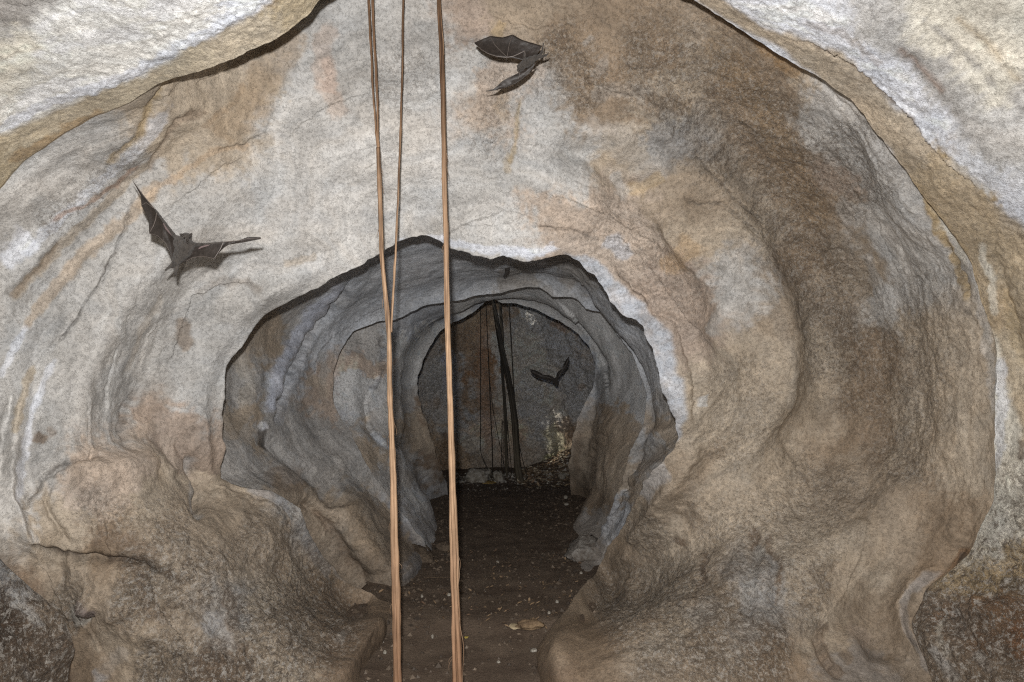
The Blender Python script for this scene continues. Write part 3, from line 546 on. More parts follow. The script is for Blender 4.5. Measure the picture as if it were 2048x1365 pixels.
for s, w, c, k in [('1830,10 1880,60 1930,110 2010,180 2100,260', 6, 'g', .7), ('1780,60 1830,110 1880,180 1940,260 2010,330', 14, 'g', .6), ('1800,80 1850,130 1900,190', 7, (.25,.15,.10), .5), ('1600,20 1700,60 1780,130', 10, 'N', .35),
 ('1850,200 1920,290 2000,360 2060,420', 20, 'W', .6), ('1900,20 1980,90 2060,170', 8, 'O', .5), ('1995,700 2000,800 1998,900 1990,960', 12, 'W', .6), ('2040,880 2045,920', 8, 'n', .8), ('2010,560 2030,700 2048,760', 12, 'O', .6), ('1960,480 1985,560 1992,640', 9, 'C', .7),
 ('1960,1110 1990,1135 2040,1120', 14, (.50,.40,.27), .7), ('1990,1160 2048,1170', 12, 'K', .6), ('1900,1200 1870,1240 1890,1290', 9, 'o', .7), ('1870,1290 1890,1330 1920,1365', 13, 'L', .8), ('1930,1290 1960,1320 1980,1350', 12, 'G', .7), ('1880,1230 1880,1280 1900,1320', 6, 'C', .6),
 ('20,1190 60,1235 80,1260', 9, 'G', .8), ('40,1330 60,1365', 8, 'B', .5), ('100,1160 130,1230 145,1290', 16, (.42,.38,.34), .6), ('0,1290 60,1320 100,1340', 30, (.10,.065,.04), .6), ('2020,1230 2040,1330', 24, (.22,.10,.04), .6)]:
    paint(A_MOUTH, stroke(P2(s), w), c, k)
reliefM = np.zeros(GX.shape, np.float32)
for s, w, a, pr in [('1600,65 1660,92 1730,134 1790,195 1850,260 1910,325 1980,385', 9, -.020, 'step'), ('1830,10 1880,60 1930,110 2010,180', 7, -.012, 'step'), ('1780,60 1830,110 1880,180 1940,260 2010,330', 9, -.010, 'step'), ('0,250 90,205 260,140 420,72 540,10', 14, .008, 'gauss'),
 ('1900,1150 1860,1190 1850,1250 1880,1320', 14, .03, 'gauss'), ('1890,1210 1920,1260 1960,1330', 12, -.03, 'gauss'), ('1930,1200 1980,1220 2040,1200', 26, .04, 'gauss'), ('0,1150 60,1190 110,1240 130,1300', 16, .03, 'gauss'), ('0,1230 50,1270 90,1340', 16, -.03, 'gauss'), ('1985,1130 2048,1110', 10, -.02, 'gauss'),
 ('0,15 60,12 140,-5', 6, -.01, 'step'), ('1990,500 2020,620 2040,740 2048,780', 12, -.015, 'gauss')]:
    raise_(reliefM, stroke(P2(s), w, a, pr))

# --- second chamber
for s, w, c, k in [('700,550 665,590 620,640 580,690 555,740 540,800 530,850', 12, (.42,.44,.50), .85), ('705,555 680,600 650,630 610,680 580,730 560,790 545,850', 3, 'K', .7), ('640,640 600,700 570,790 550,870', 12, (.42,.43,.46), .5),  # the black stroke puts the shadow beside the ridge into the colour
 ('525,860 530,890 540,900', 9, 'K', .7), ('540,930 560,960 620,960', 30, 'n', .5), ('520,850 530,865', 7, 'W', .5), ('860,545 870,555', 10, 'b', .6), ('470,690 500,760 480,820', 12, (.36,.33,.29), .6), ('500,850 480,900', 14, 'L', .35), ('640,700 650,740 640,780', 10, 'G', .5),
 ('590,840 610,900 640,930', 9, 'G', .4), ('605,760 640,770 655,800', 12, 'T', .5), ('690,1000 720,1070 760,1130', 18, (.27,.215,.16), .7), ('630,1010 660,1060 700,1130 740,1170', 10, 'n', .7), ('750,980 800,1020 830,1060', 9, 'B', .4), ('820,1050 850,1085', 8, 'G', .5),
 ('1160,540 1200,600 1240,660', 10, 'g', .4), ('1260,860 1290,880 1320,870', 14, 'B', .4), ('1240,850 1245,880', 7, 'K', .4), ('1235,880 1240,930 1225,1000', 9, 'G', .5), ('1290,870 1330,860 1345,850', 8, 'N', .5), ('1260,940 1300,920 1330,890', 12, 'N', .5)]:
    paint(A_PASS, stroke(P2(s), w), c, k)
for s, w, a, pr in [('700,550 660,600 610,655 575,710 550,770 535,850', 11, .03, 'gauss'), ('712,555 685,600 655,632 612,684 582,735 560,800 548,860', 5, -.035, 'gauss'), ('730,570 690,620 640,660 600,720 575,800', 8, .018, 'gauss'), ('790,600 700,650 640,700 610,760', 8, .012, 'step'),
 ('520,860 545,890 590,930 640,960 690,1020', 14, -.05, 'gauss'), ('600,990 650,1040 690,1120 740,1180', 14, -.05, 'gauss'), ('680,1000 720,1080 770,1150', 22, .05, 'gauss'), ('660,900 700,960 760,1010 800,1060', 12, .03, 'step'), ('600,780 620,850 670,920', 16, -.02, 'gauss'),
 ('480,700 470,780 480,860', 16, -.02, 'gauss'), ('520,720 500,800 510,860', 14, .02, 'gauss'), ('900,560 1000,555 1100,560', 16, .015, 'gauss'), ('1140,540 1190,600 1240,680 1270,760', 10, -.02, 'step'), ('1180,580 1230,650 1260,720 1280,800', 10, .02, 'gauss'),
 ('1345,850 1300,890 1250,930', 12, .03, 'gauss'), ('1330,890 1280,930 1245,990', 14, -.03, 'gauss'), ('1235,870 1245,930 1225,1010 1200,1070', 12, .04, 'gauss'), ('1260,960 1240,1020 1210,1090', 10, -.03, 'gauss')]:
    raise_(reliefP, stroke(P2(s), w, a, pr))
# --- third chamber
for s, w, c, k in [('700,760 715,800 705,830', 14, 'L', .6), ('755,660 765,700 760,750 740,790', 4, 'K', .5), ('770,810 790,850', 9, 'G', .5), ('740,850 790,900 830,950', 6, 'B', .7), ('860,690 845,730 838,780 850,830', 4, 'G', .6), ('870,870 885,930', 7, 'n', .7),
 ('1180,700 1190,730 1200,790', 5, 'K', .5), ('1210,800 1220,840 1205,900', 10, 'N', .6), ('1160,860 1150,920 1155,960', 8, 'n', .5), ('940,625 960,612 975,600', 5, 'K', .4), ('850,1000 862,1050', 9, 'G', .4)]:
    paint(A_INNER, stroke(P2(s), w), c, k)
for s, w, a, pr in [('690,690 740,690 780,660 800,640', 5, .02, 'step'), ('755,660 768,710 755,760 735,800 740,850 790,900', 6, -.035, 'step'), ('710,700 700,780 715,850', 16, .04, 'gauss'), ('700,880 760,940 800,1010', 9, .03, 'step'), ('850,700 832,760 845,830 870,900', 5, .03, 'gauss'),
 ('780,860 830,920 860,990', 12, -.03, 'gauss'), ('1110,600 1170,660 1210,730 1230,800', 8, .03, 'step'), ('1200,720 1215,790 1195,860 1175,930', 12, .05, 'gauss'), ('1180,760 1190,830 1170,900', 8, -.04, 'gauss'), ('1215,860 1200,940 1205,1020', 12, -.03, 'gauss')]:
    raise_(reliefI, stroke(P2(s), w, a, pr))
# --- end chamber
for s, w, c, k in [('975,620 965,700 968,780 975,860 980,930', 13, (.22,.15,.115), .55), ('940,640 920,690 910,740', 8, 'n', .6), ('893,680 890,740 893,790', 7, (.30,.31,.38), .8), ('915,740 910,800', 8, 'b', .5), ('1000,610 998,700 995,800', 7, (.36,.37,.385), .6), ('1160,770 1165,782', 7, 'n', .5),
 ('1035,740 1080,790 1060,840', 14, (.33,.335,.35), .6), ('955,870 950,900 975,890', 12, 'G', .6), ('1090,850 1110,880 1100,910', 16, (.30,.295,.24), .8), ('1130,830 1145,880', 10, 'n', .8), ('900,860 890,930', 16, (.16,.10,.06), .7), ('1100,640 1140,665', 8, (.22,.13,.07), .6), ('1040,620 1048,640', 9, (.6,.58,.52), .8)]:  # daylight patch tint and the sun glint up high are put into the colour
    paint(A_END, stroke(P2(s), w), c, k)

# gather everything on the grid
wu = U + 5*noise(X*9, Y*9, Z*9) ; wv = V + 5*noise(X*9+40, Y*9, Z*9)
RELF = np.zeros((S, N)); ALB = np.zeros((S, N, 3)); CR = np.zeros((S, N))
for names, rm, am in [(('mouth', 'lip0'), reliefM, A_MOUTH), (('wall', 'lip1'), relief, A_MAIN), (('passage', 'lip2'), reliefP, A_PASS), (('inner', 'lip3'), reliefI, A_INNER), (('end',), reliefF, A_END)]:
    m = issec(*names); RELF[m] = sample(rm, U[m], V[m]); ALB[m] = sample(am, wu[m], wv[m])
m = issec('wall'); CR[m] = sample(crust, wu[m], wv[m]); CR[issec('end')] = .6; m = issec('mouth'); CR[m] = .9*sstep(1.0, .6, Z[m] + .1*noise(X[m]*4, Y[m]*4, Z[m]*4)) + .12; CR[issec('passage')] = .10; CR[issec('inner')] = .15
inside = sstep(.6, 1.6, Y)
RELF *= inside; RELF = np.where(issec('wall'), RELF*1.45, RELF)
ALB = np.where(issec('passage', 'lip2')[..., None], ALB*1.26, ALB); ALB = np.where(issec('inner', 'lip3')[..., None], ALB*1.85, ALB); ALB = np.where(issec('end')[..., None], ALB*2.1*np.array([1.05, 1.0, .92]), ALB)  # deeper rock colour lifted, standing in for light missing there
# organic relief: world space + flow aligned (stretched along the arches)
arc = np.concatenate([np.zeros((1, N)), np.cumsum(np.linalg.norm(np.diff(P, axis=0), axis=2), 0)])
th = np.broadcast_to(TH, (S, N)); rr = np.linalg.norm(P[..., [0, 2]] - np.array([0, 1.0]), axis=2)
big = fbm(X*1.3, Y*1.3, Z*1.3, 2)
mid = fbm(X*4.2+5, Y*4.2, Z*4.2, 3)
flow = fbm(np.cos(th)*2.2, np.sin(th)*2.2 + 3, arc*7.5 + .8*mid, 4, .55)
warp = noise(X*6, Y*6, Z*6)
fine = fbm(X*17+warp*1.6, Y*17, Z*17+warp*1.2, 3, .55)
rid = 1 - np.abs(noise(X*11 + warp, Y*11, Z*15 + 2*warp)); rid = rid**3
wr = noise(X*24+2*warp, Y*24, Z*60+3*warp+X*14) + .6*noise(X*45, Y*45+warp, Z*110+X*30)
low = sstep(1.1, .45, Z)
isE = issec('end'); isI = issec('inner', 'lip2', 'lip3')
CRd = np.where(isE, 0, CR)
isM = issec('mouth'); isPs = issec('passage', 'lip2', 'inner')
k_ = np.where(isM, .45, np.where(isPs, .6, 1.0))
disp = .040*big + k_*.019*mid + k_*.0052*flow*(1-.4*low) + k_*.0030*fine + k_*.0010*rid + k_*(.0001 + .0006*low)*wr
cr_n = fbm(X*26, Y*26, Z*26, 3, .6); disp += CRd*.0085*cr_n; disp += np.where(issec('wall'), .0008, .0005)*fbm(np.cos(th)*4, np.sin(th)*4+3, arc*26 + mid, 2, .6)*sstep(.6, 1.6, Y)
bub = issec('mouth')*sstep(.8, 1.2, Y); disp += bub*(.0040*noise(X*36, Y*36, Z*36+warp) + .0026*noise(X*72, Y*72, Z*72) - .0015*wr)
bw = issec('wall')*sstep(1700, 1850, U); disp += bw*(.0032*noise(X*34, Y*34, Z*34+warp) + .002*noise(X*66, Y*66, Z*66))
disp = np.where(isE, .10*big + .05*mid + .018*fine, disp)
disp += RELF*1.0
# keep the traced edges where they are: damp the large swells near the lips
damp = np.ones(S)
for nm in ('lip0', 'lip1', 'lip2', 'lip3'):
    idx = np.where(sec_of == NAMES.index(nm))[0]; a0, a1 = idx[0], idx[-1]
    for i in range(S):
        d = max(a0 - i, i - a1, 0); damp[i] = min(damp[i], .25 + .75*min(1, d/26.))
P = P + NRM * (disp * damp[:, None])[..., None]
# the second, larger ring of detail: albedo varies in random streaks along the arches
stre = fbm(np.cos(th)*2.0+9, np.sin(th)*2.0, arc*11 + .5*mid, 3, .6)
stre2 = fbm(np.cos(th)*3.5+9, np.sin(th)*3.5, arc*34 + 1.2*mid, 3, .65)
tint = 1 + .15*np.clip(stre, -1, 1) + .10*np.clip(stre2, -1, 1)*np.where(SEC == NAMES.index('end'), 0, 1) + .10*np.clip(fbm(X*8, Y*8, Z*8, 4, .6), -1, 1)
ALB = ALB * tint[..., None]
warm = np.clip(fbm(np.cos(th)*1.4, np.sin(th)*1.4+7, arc*6 + mid, 3, .6)*.5, -.5, .5)[..., None]
ALB = ALB * (1 + warm*np.array([.04, .0, -.045]))
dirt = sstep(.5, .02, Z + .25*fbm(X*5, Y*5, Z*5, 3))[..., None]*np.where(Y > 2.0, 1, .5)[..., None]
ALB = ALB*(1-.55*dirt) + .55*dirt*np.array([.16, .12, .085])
lum = ALB.mean(axis=2, keepdims=True); ALB = lum + (ALB - lum)*np.where(SEC == NAMES.index('wall'), 1.22, 1.08)[..., None]
ALB = .34*(np.maximum(ALB, .01)/.34)**1.08
ALB = np.clip(ALB, .02, .78)

# skylight holes above the end chamber: where the sun shines in; the last is added unseen for sky fill
def sun_hole(x, y, Yd, rad, zt=2.62):
    t_ = at(x, y, Yd); k = (zt - t_[2]) / (-SUN_DIR.z); return t_[0] - SUN_DIR.x*k, t_[1] - SUN_DIR.y*k, rad
HOLES = [sun_hole(1108, 884, 8.95, .15), sun_hole(1047, 628, 8.95, .05, 2.55), sun_hole(1125, 935, 8.7, .12), (1.0, 7.5, .29)]
PX, PY, PZ = P[..., 0], P[..., 1], P[..., 2]
hole = np.zeros((S, N), bool)
hn = fbm(PX*24, PY*24, 0*PX, 3, .8)
for hx, hy, hr in HOLES:
    d = np.hypot(PX-hx, PY-hy) / hr
    hole |= isE & (PZ > 1.9) & (d < 1.25 + .5*hn) & (hn > -.10 - .35*(d < .3))

def grid_object(name, a, b, label, holes=None):
    n = b - a + 1
    v = P[a:b+1].reshape(-1, 3)
    i = np.arange(n-1)[:, None]*N; j = np.arange(N)[None, :]; j2 = (j+1) % N
    q = np.stack([i+j, i+j2, i+N+j2, i+N+j], -1).reshape(-1, 4)
    keep = ~hole[a:b].reshape(-1); 
    far_under = (P[a:b, :, 2].reshape(-1) < -.22) & (P[a:b, :, 1].reshape(-1) > .5)
    q = q[keep & ~far_under]
    me = bpy.data.meshes.new(name)
    me.vertices.add(len(v)); me.vertices.foreach_set('co', v.astype(np.float32).ravel())
    me.loops.add(len(q)*4); me.loops.foreach_set('vertex_index', q.astype(np.int32).ravel())
    me.polygons.add(len(q)); me.polygons.foreach_set('loop_start', np.arange(0, len(q)*4, 4, dtype=np.int32)); me.polygons.foreach_set('loop_total', np.full(len(q), 4, np.int32))
    me.polygons.foreach_set('use_smooth', np.ones(len(q), bool))
    me.update(calc_edges=True)
    ca = me.color_attributes.new('rock_color', 'FLOAT_COLOR', 'POINT')
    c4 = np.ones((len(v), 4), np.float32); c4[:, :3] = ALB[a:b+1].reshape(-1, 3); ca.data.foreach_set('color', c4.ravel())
    fa = me.attributes.new('crust', 'FLOAT', 'POINT'); fa.data.foreach_set('value', CR[a:b+1].astype(np.float32).ravel())
    me.materials.append(M_ROCK)
    o = link(bpy.data.objects.new(name, me)); o['kind'] = 'structure'; o['label'] = label
    return o
def start(nm): return int(np.argmax(sec_of == NAMES.index(nm)))
cuts = [0, start('lip0') + 3, start('lip1') + 3, start('lip2') + 3, start('lip3') + 3, S-1]
for (nm, lb), a, b in zip([('cave_arch', 'pale near arch of limestone framing the view with an ochre band along its edge'), ('cave_wall', 'broad grey and brown limestone wall with a round opening in it'), ('passage_wall', 'grey fluted walls of the passage behind the round opening'),
      ('inner_passage_wall', 'darker rock walls of the inner passage'), ('end_chamber_wall', 'stained dark rock wall of the last chamber')], cuts[:-1], cuts[1:]):
    grid_object(nm, a, b, lb)

# ------------------------------------------------------------------ floor
def floor_height(x, y):
    h = .012*fbm(x*1.7, y*1.7, 0*x, 3) + .004*fbm(x*9, y*9, 0*x+4, 2) + .004*fbm(x*5, y*5, 0*x+8, 3)
    h = h + .035*sstep(3.25, 3.4, y + .05*noise(x*3, y*0, 0*x))*sstep(5.2, 3.6, y)          # the low step where the littered soil begins
    h = h + .30*sstep(.10, .95, x)*sstep(7.9, 8.7, y) + .04*sstep(7.9, 8.5, y)              # litter bank at the far right
    h = h + .012*sstep(.35, .75, np.abs(x + .05))*sstep(2.2, 3.2, y)*sstep(7.5, 6.5, y)*(1+.6*noise(x*5, y*5, 0*x))
    xr = np.interp(y, [2.5, 3.3, 3.85, 4.4, 5.5], [.30, .27, .47, .66, .9]); xl = np.interp(y, [2.5, 3.2, 3.8, 4.6, 5.5], [-.72, -.80, -.80, -.76, -.9])
    h = h - .16*(sstep(0, .22, x - xr) + sstep(0, .22, xl - x))*sstep(5.6, 5.2, y)       # the soil dips in under the foot of the walls
    return h
nx, ny = 300, 620
gx = np.linspace(-2.6, 2.6, nx); gy = -2.5 + 12.2*np.linspace(0, 1, ny)
FX, FY = np.meshgrid(gx, gy); FZ = floor_height(FX, FY)
v = np.stack([FX, FY, FZ], -1).reshape(-1, 3); i = (np.arange(ny-1)[:, None]*nx + np.arange(nx-1)[None]).ravel(); q = np.stack([i, i+1, i+nx+1, i+nx], -1)
me = bpy.data.meshes.new('cave_floor'); me.from_pydata(v.tolist(), [], q.tolist()); me.polygons.foreach_set('use_smooth', [True]*len(q))
lit = (sstep(3.25, 3.4, FY)*sstep(4.9, 4.2, FY) + .5*sstep(.3, .6, np.abs(FX+.05))*sstep(2.4, 3, FY))*np.clip(.6 + 1.2*fbm(FX*3, FY*3, 0*FX, 2), 0, 1)
fa = me.attributes.new('litter', 'FLOAT', 'POINT'); fa.data.foreach_set('value', np.clip(lit, 0, 1).astype(np.float32).ravel())
me.materials.append(M_SOIL); fo = link(bpy.data.objects.new('cave_floor', me)); fo['kind'] = 'structure'; fo['label'] = 'dark brown soil floor of the cave with bits of litter'
def fz(x, y): return float(floor_height(np.array([float(x)]), np.array([float(y)]))[0])
def on_floor(px, py):
    """point of the floor seen at a photo pixel"""
    Y_ = 4.0
    for _ in range(30):
        p = at(float(px), float(py), Y_); h = fz(p[0], p[1])
        dz = (p[2]-CAM_H)/Y_
        Y_ = Y_*.5 + .5*(h - CAM_H)/dz
    p = at(float(px), float(py), Y_); return Vector((p[0], p[1], fz(p[0], p[1])))

# ------------------------------------------------------------------ hanging roots in front
def tube_geo(path, radii, n=8, seed=0, ell_=1.0, wob=.12):
    """irregular tube with closed ends; path Kx3, radii K -> verts, faces"""
    p = np.asarray(path, float); K = len(p); tn = np.gradient(p, axis=0); tn /= np.linalg.norm(tn, axis=1, keepdims=True)
    ref = np.array([0, 1.0, 0]) if abs(tn[0][1]) < .9 else np.array([1.0, 0, 0])
    a = np.cross(tn, ref); a /= np.linalg.norm(a, axis=1, keepdims=True); b = np.cross(tn, a)
    ang = np.arange(n)/n*2*np.pi; vs = []
    k = np.arange(K)[:, None]
    w = 1 + wob*noise(np.cos(ang)[None]*1.3 + seed, np.sin(ang)[None]*1.3 + 0*k, k*.11 + seed*3.3)
    r = np.asarray(radii)[:, None]*w
    V_ = p[:, None] + a[:, None]*(r*np.cos(ang))[..., None] + b[:, None]*(r*np.sin(ang)*ell_)[..., None]
    V_ = np.concatenate([V_.reshape(-1, 3), p[:1], p[-1:]]); f = []
    for i in range(K-1):
        for j in range(n): f.append((i*n+j, i*n+(j+1) % n, (i+1)*n+(j+1) % n, (i+1)*n+j))
    for j in range(n): f.append((K*n, (j+1) % n, j)); f.append((K*n+1, (K-1)*n+j, (K-1)*n+(j+1) % n))
    return V_, f
def pxpath(pts, Y, n):
    p = np.array(pts, float); yy = np.linspace(p[0, 1], p[-1, 1], n)
    xx = np.interp(yy, p[:, 1], p[:, 0]); xx = np.convolve(np.pad(xx, 4, 'edge'), np.hanning(11)[1:-1]/np.hanning(11).sum(), 'valid')
    Yv = Y if np.isscalar(Y) else np.interp(yy, np.linspace(p[0, 1], p[-1, 1], len(Y)), Y)
    w = np.interp(yy, p[:, 1], p[:, 2]) if p.shape[1] > 2 else 0*yy
    return at(xx, yy, Yv + 0*yy), w*(Yv + 0*yy)/F_PX/2, yy      # path, radius, pixel rows
def set_tone(o, cols):
    a = o.data.color_attributes.new('tone', 'FLOAT_COLOR', 'POINT'); c = np.ones((len(o.data.vertices), 4), np.float32); c[:, :3] = cols; a.data.foreach_set('color', c.ravel())
def root_bundle(name, label, pts, Y, nst, group, fray=None, seed=1, n=230, parent=None, top=-170, bot=1452):
    base, rad, yy = pxpath(pts, Y, n)
    if parent is None:
        loc = Vector(base[-1]); parent = empty(name, loc, label=label, cat='root', group=group)
    t_ = np.linspace(0, 1, n)
    for k in range(nst):
        ph = 2*np.pi*k/nst + seed; tw = .7*np.sin(t_*2.1 + seed + k) + t_*.9
        off = rad*(.56 if nst > 2 else .42)*(1 + .25*noise(t_*6, 0*t_+k*3.1+seed, 0*t_))
        if k == nst-1 and nst > 3: off = off*.1
        fr = np.zeros(n)
        if fray: fr = sstep(fray[0], 1500, yy)*fray[1]*((k % 3)-.8)
        dx = off*np.cos(ph + tw) + fr*.006 + .0013*noise(t_*22, 0*t_+k, 0*t_+seed) + .0016*noise(t_*9, 0*t_, 0*t_+seed); dy = off*np.sin(ph + tw)
        pth = base.copy(); pth[:, 0] += dx; pth[:, 1] += dy
        r = rad*(.60 if nst > 2 else .62)*(1 + .26*noise(t_*11, 0*t_+7.7*k+seed, 0*t_+1) + .16*noise(t_*37, 0*t_+2.7*k+seed, 0*t_+1)); 
        if fray: r = r*(1 - .38*sstep(fray[0], 1400, yy))
        v_, f_ = tube_geo(pth, r, 7, seed*3+k, wob=.2)
        o = mesh_obj('strand', v_, f_, M_ROOT, parent)
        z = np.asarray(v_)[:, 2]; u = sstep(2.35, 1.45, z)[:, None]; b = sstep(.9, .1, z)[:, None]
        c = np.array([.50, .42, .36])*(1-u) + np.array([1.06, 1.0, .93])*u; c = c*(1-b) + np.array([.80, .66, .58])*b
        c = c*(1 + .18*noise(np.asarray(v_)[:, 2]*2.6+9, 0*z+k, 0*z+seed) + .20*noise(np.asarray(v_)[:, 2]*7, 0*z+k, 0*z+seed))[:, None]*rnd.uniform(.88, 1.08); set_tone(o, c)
    return parent
GR = 'tan hanging roots in front of the cave wall'
YR = 2.4
L1 = [(731,-170,5.5),(737,0,5.6),(740,55,5.6),(744,132,5.6),(747,198,5.5),(751,250,5.4),(756.5,300,5.4)]
L2 = [(741,-170,5.6),(745,0,5.6),(747,66,5.6),(752,143,5.8),(755,198,5.8),(756,286,5.6),(759,300,5.6)]
LM = [(757,296,9.4),(759,350,9.6),(761,400,9.6),(764,500,9.6),(770,570,9.4),(774,610,9.4),(779,670,10.5),(780.5,720,11),(782,800,11.5),(785,880,12.5),(788,950,14),(790,1050,15),(792,1150,15.5),(794,1250,17.5),(796,1365,20),(797,1460,21)]
LC = [(810,-170,5.2),(807,0,5.2),(805.5,88,5.2),(804,154,5.2),(801.5,242,5.2),(799.5,310,5.3),(796.5,400,5.3),(792.5,480,5.6),(789,550,5.8),(785,610,6),(782,665,5)]
lb = root_bundle('hanging_root_bundle', 'left tan root bundle with a thinner side root joining it halfway down', LM, YR, 5, GR, fray=(1150, .6), seed=1.3)
root_bundle('', '', L1, YR, 2, GR, seed=4.1, n=70, parent=lb); root_bundle('', '', L2, YR, 2, GR, seed=6.4, n=70, parent=lb)
root_bundle('', '', LC, [2.46, 2.45, 2.42, 2.40], 2, GR, seed=8.2, n=120, parent=lb)
RM_ = [(876,-170,6.4),(877.6,0,6.6),(879,30,7.4),(881,60,8.2),(882,80,7.6),(883.5,110,9),(885,170,9),(887,230,9),(888.5,300,9),(890,400,9.5),(892,500,9.6),(894,600,9.8),(896,680,9.8),(899,780,10),(901.5,880,10.6),(904,960,11.5),
       (907,1050,14),(909,1100,15),(909,1170,15.5),(911,1220,16),(914,1300,21),(916,1365,23),(918,1460,25)]
rb = root_bundle('hanging_root_bundle.001', 'right straight tan root bundle fraying into loose strands near the floor', RM_, YR, 6, GR, fray=(1050, 1.0), seed=2.2)
for pts in ([(912,1085,1.3),(917,1120,1.3),(919,1155,1.3),(914,1180,1.2),(915,1240,1.3)], [(918,1235,1.3),(922,1265,1.3),(928,1290,1.5),(926,1330,1.3),(924,1380,1.3),(925,1450,1.3)], [(884,62,1),(887,80,1),(888,110,1)]):
    b_, r_, _ = pxpath(pts, YR-.012, 40); v_, f_ = tube_geo(b_, r_, 5, 3); o = mesh_obj('loose_fibre', v_, f_, M_ROOT, rb); set_tone(o, (1, .95, .9))

for bun, PTS in ((lb, LM), (rb, RM_)):
    for _ in range(9):
        y0 = rnd.uniform(300, 1380); x0 = np.interp(y0, [q[1] for q in PTS], [q[0] for q in PTS]); w0_ = np.interp(y0, [q[1] for q in PTS], [q[2] for q in PTS])/2*rnd.choice((-1, 1)); L_ = rnd.uniform(10, 34)
        hp = np.stack([atv(x0 + w0_*(.7 + .9*math.sin(t*2.2)) + rnd.uniform(-.3, .3), y0 + L_*t, YR-.006)[:] for t in np.linspace(0, 1, 9)]); v_, f_ = tube_geo(hp, np.linspace(.0009, .0004, 9), 4, 1); o = mesh_obj('side_hair', v_, f_, M_ROOT, bun); set_tone(o, (.75, .7, .66))
# ------------------------------------------------------------------ dark roots in the last chamber
GE = 'dark roots hanging in the last chamber'
def dark_root(pts, Y, label, nst=1, n=90, name='dark_hanging_root'):
    b_, r_, yy = pxpath(pts, Y, n); o = empty(name, Vector(b_[-1]), label=label, cat='root', group=GE) if nst > 1 else None
    if nst == 1:
        v_, f_ = tube_geo(b_, r_, 7, rnd.random()*9, wob=.25); o = mesh_obj(name, v_, f_, M_DARKROOT); tag(o, label, 'root', GE); set_tone(o, (1, 1, 1)); return o
    t_ = np.linspace(0, 1, n)
    for k in range(nst):
        ph = 6.28*k/nst + rnd.random(); q = b_.copy(); q[:, 0] += r_*.5*np.cos(ph + t_*2); q[:, 1] += r_*.5*np.sin(ph + t_*2)
        v_, f_ = tube_geo(q, r_*.62, 7, k*2.2, wob=.25); s_ = mesh_obj('strand', v_, f_, M_DARKROOT, o); c = sstep(1.4, .15, np.asarray(v_)[:, 2])[:, None]; set_tone(s_, 1 + 1.6*c*np.array([1, .95, .8]))
    return o
YE = 8.1
dark_root([(980,520,7),(986,598,8),(995,652,10),(1003,698,11),(1014,745,11),(1023,794,11),(1029,837,12),(1032,883,12.5),(1034,929,13),(1041,966,16),(1044,985,18)], YE, 'thickest dark root, leaning from the ceiling peak down to the far floor', 4)
dark_root([(996,520,5),(1000,606,6),(1005,677,5.5),(1003,729,5.5),(1008,790,6),(1011,852,6.5),(1011,900,5),(1013,940,5),(1014,965,4)], YE+.2, 'second thick dark root just left of the thickest one, fraying at its foot', 3)
dark_root([(1016,520,2.4),(1018,609,2.4),(1023,698,2.4),(1028,791,2.6),(1031,850,2)], YE, 'thin dark root right of the thickest root, joining it halfway down')
dark_root([(961,520,1.1),(961,622,1.2),(961,760,1.2),(961,852,1.3),(960,905,1.3),(971,929,1.3),(983,955,1.3)], YE, 'leftmost thread-thin root, bending over the pale rock')
dark_root([(968,520,1.2),(972,618,1.3),(977,726,1.5),(981.5,837,1.7),(984,885,1.7),(985,945,1.7)], YE, 'thin dark root between the leftmost thread and the root clump')
dark_root([(979,760,1.1),(986,821,1.3),(998,883,1.3),(1008,928,1.2),(1010,958,1.1)], YE+.1, 'fine slanting rootlet branching off towards the foot of the root clump')
dark_root([(1034,860,1.4),(1037,883,1.5),(1045,920,1.6),(1055,957,1.5)], YE-.05, 'short thin root splayed right of the thickest root foot')
for k, (xa, xb) in enumerate([(1004, 1002), (1006, 1006), (1012, 1018), (1010, 1012), (1014, 1024)]):
    o = dark_root([(xa,840,1.2),((xa+xb)/2,900,1.1),(xb,955,1.0)], YE+.15 + .02*k, ['leftmost fine rootlet of the frayed clump beside the thickest root foot', 'second fine rootlet from the left in the frayed clump', 'slanting fine rootlet fourth from the left in the frayed clump', 'fine rootlet in the middle of the frayed clump', 'rightmost fine rootlet of the frayed clump, splayed towards the thickest root'][k], n=30, name='rootlet')
    o['group'] = 'fine rootlets at the foot of the second root'

# ------------------------------------------------------------------ bats
def remeshed(verts_faces, voxel, mat):
    vs = []; fs = []
    for v_, f_ in verts_faces: o_ = len(vs); vs += [tuple(q) for q in v_]; fs += [tuple(i+o_ for i in f) for f in f_]
    me = bpy.data.meshes.new('tmp'); me.from_pydata(vs, [], fs); ob = bpy.data.objects.new('tmp', me); COL.objects.link(ob)
    m = ob.modifiers.new('r', 'REMESH'); m.mode = 'VOXEL'; m.voxel_size = voxel
    s = ob.modifiers.new('s', 'SMOOTH'); s.iterations = 3; s.factor = .5
    dg = bpy.context.evaluated_depsgraph_get(); ev = ob.evaluated_get(dg).to_mesh()
    v_ = np.empty(len(ev.vertices)*3, np.float32); ev.vertices.foreach_get('co', v_); f_ = [tuple(p.vertices) for p in ev.polygons]
    ob.evaluated_get(dg).to_mesh_clear(); bpy.data.objects.remove(ob); bpy.data.meshes.remove(me)
    return v_.reshape(-1, 3), f_
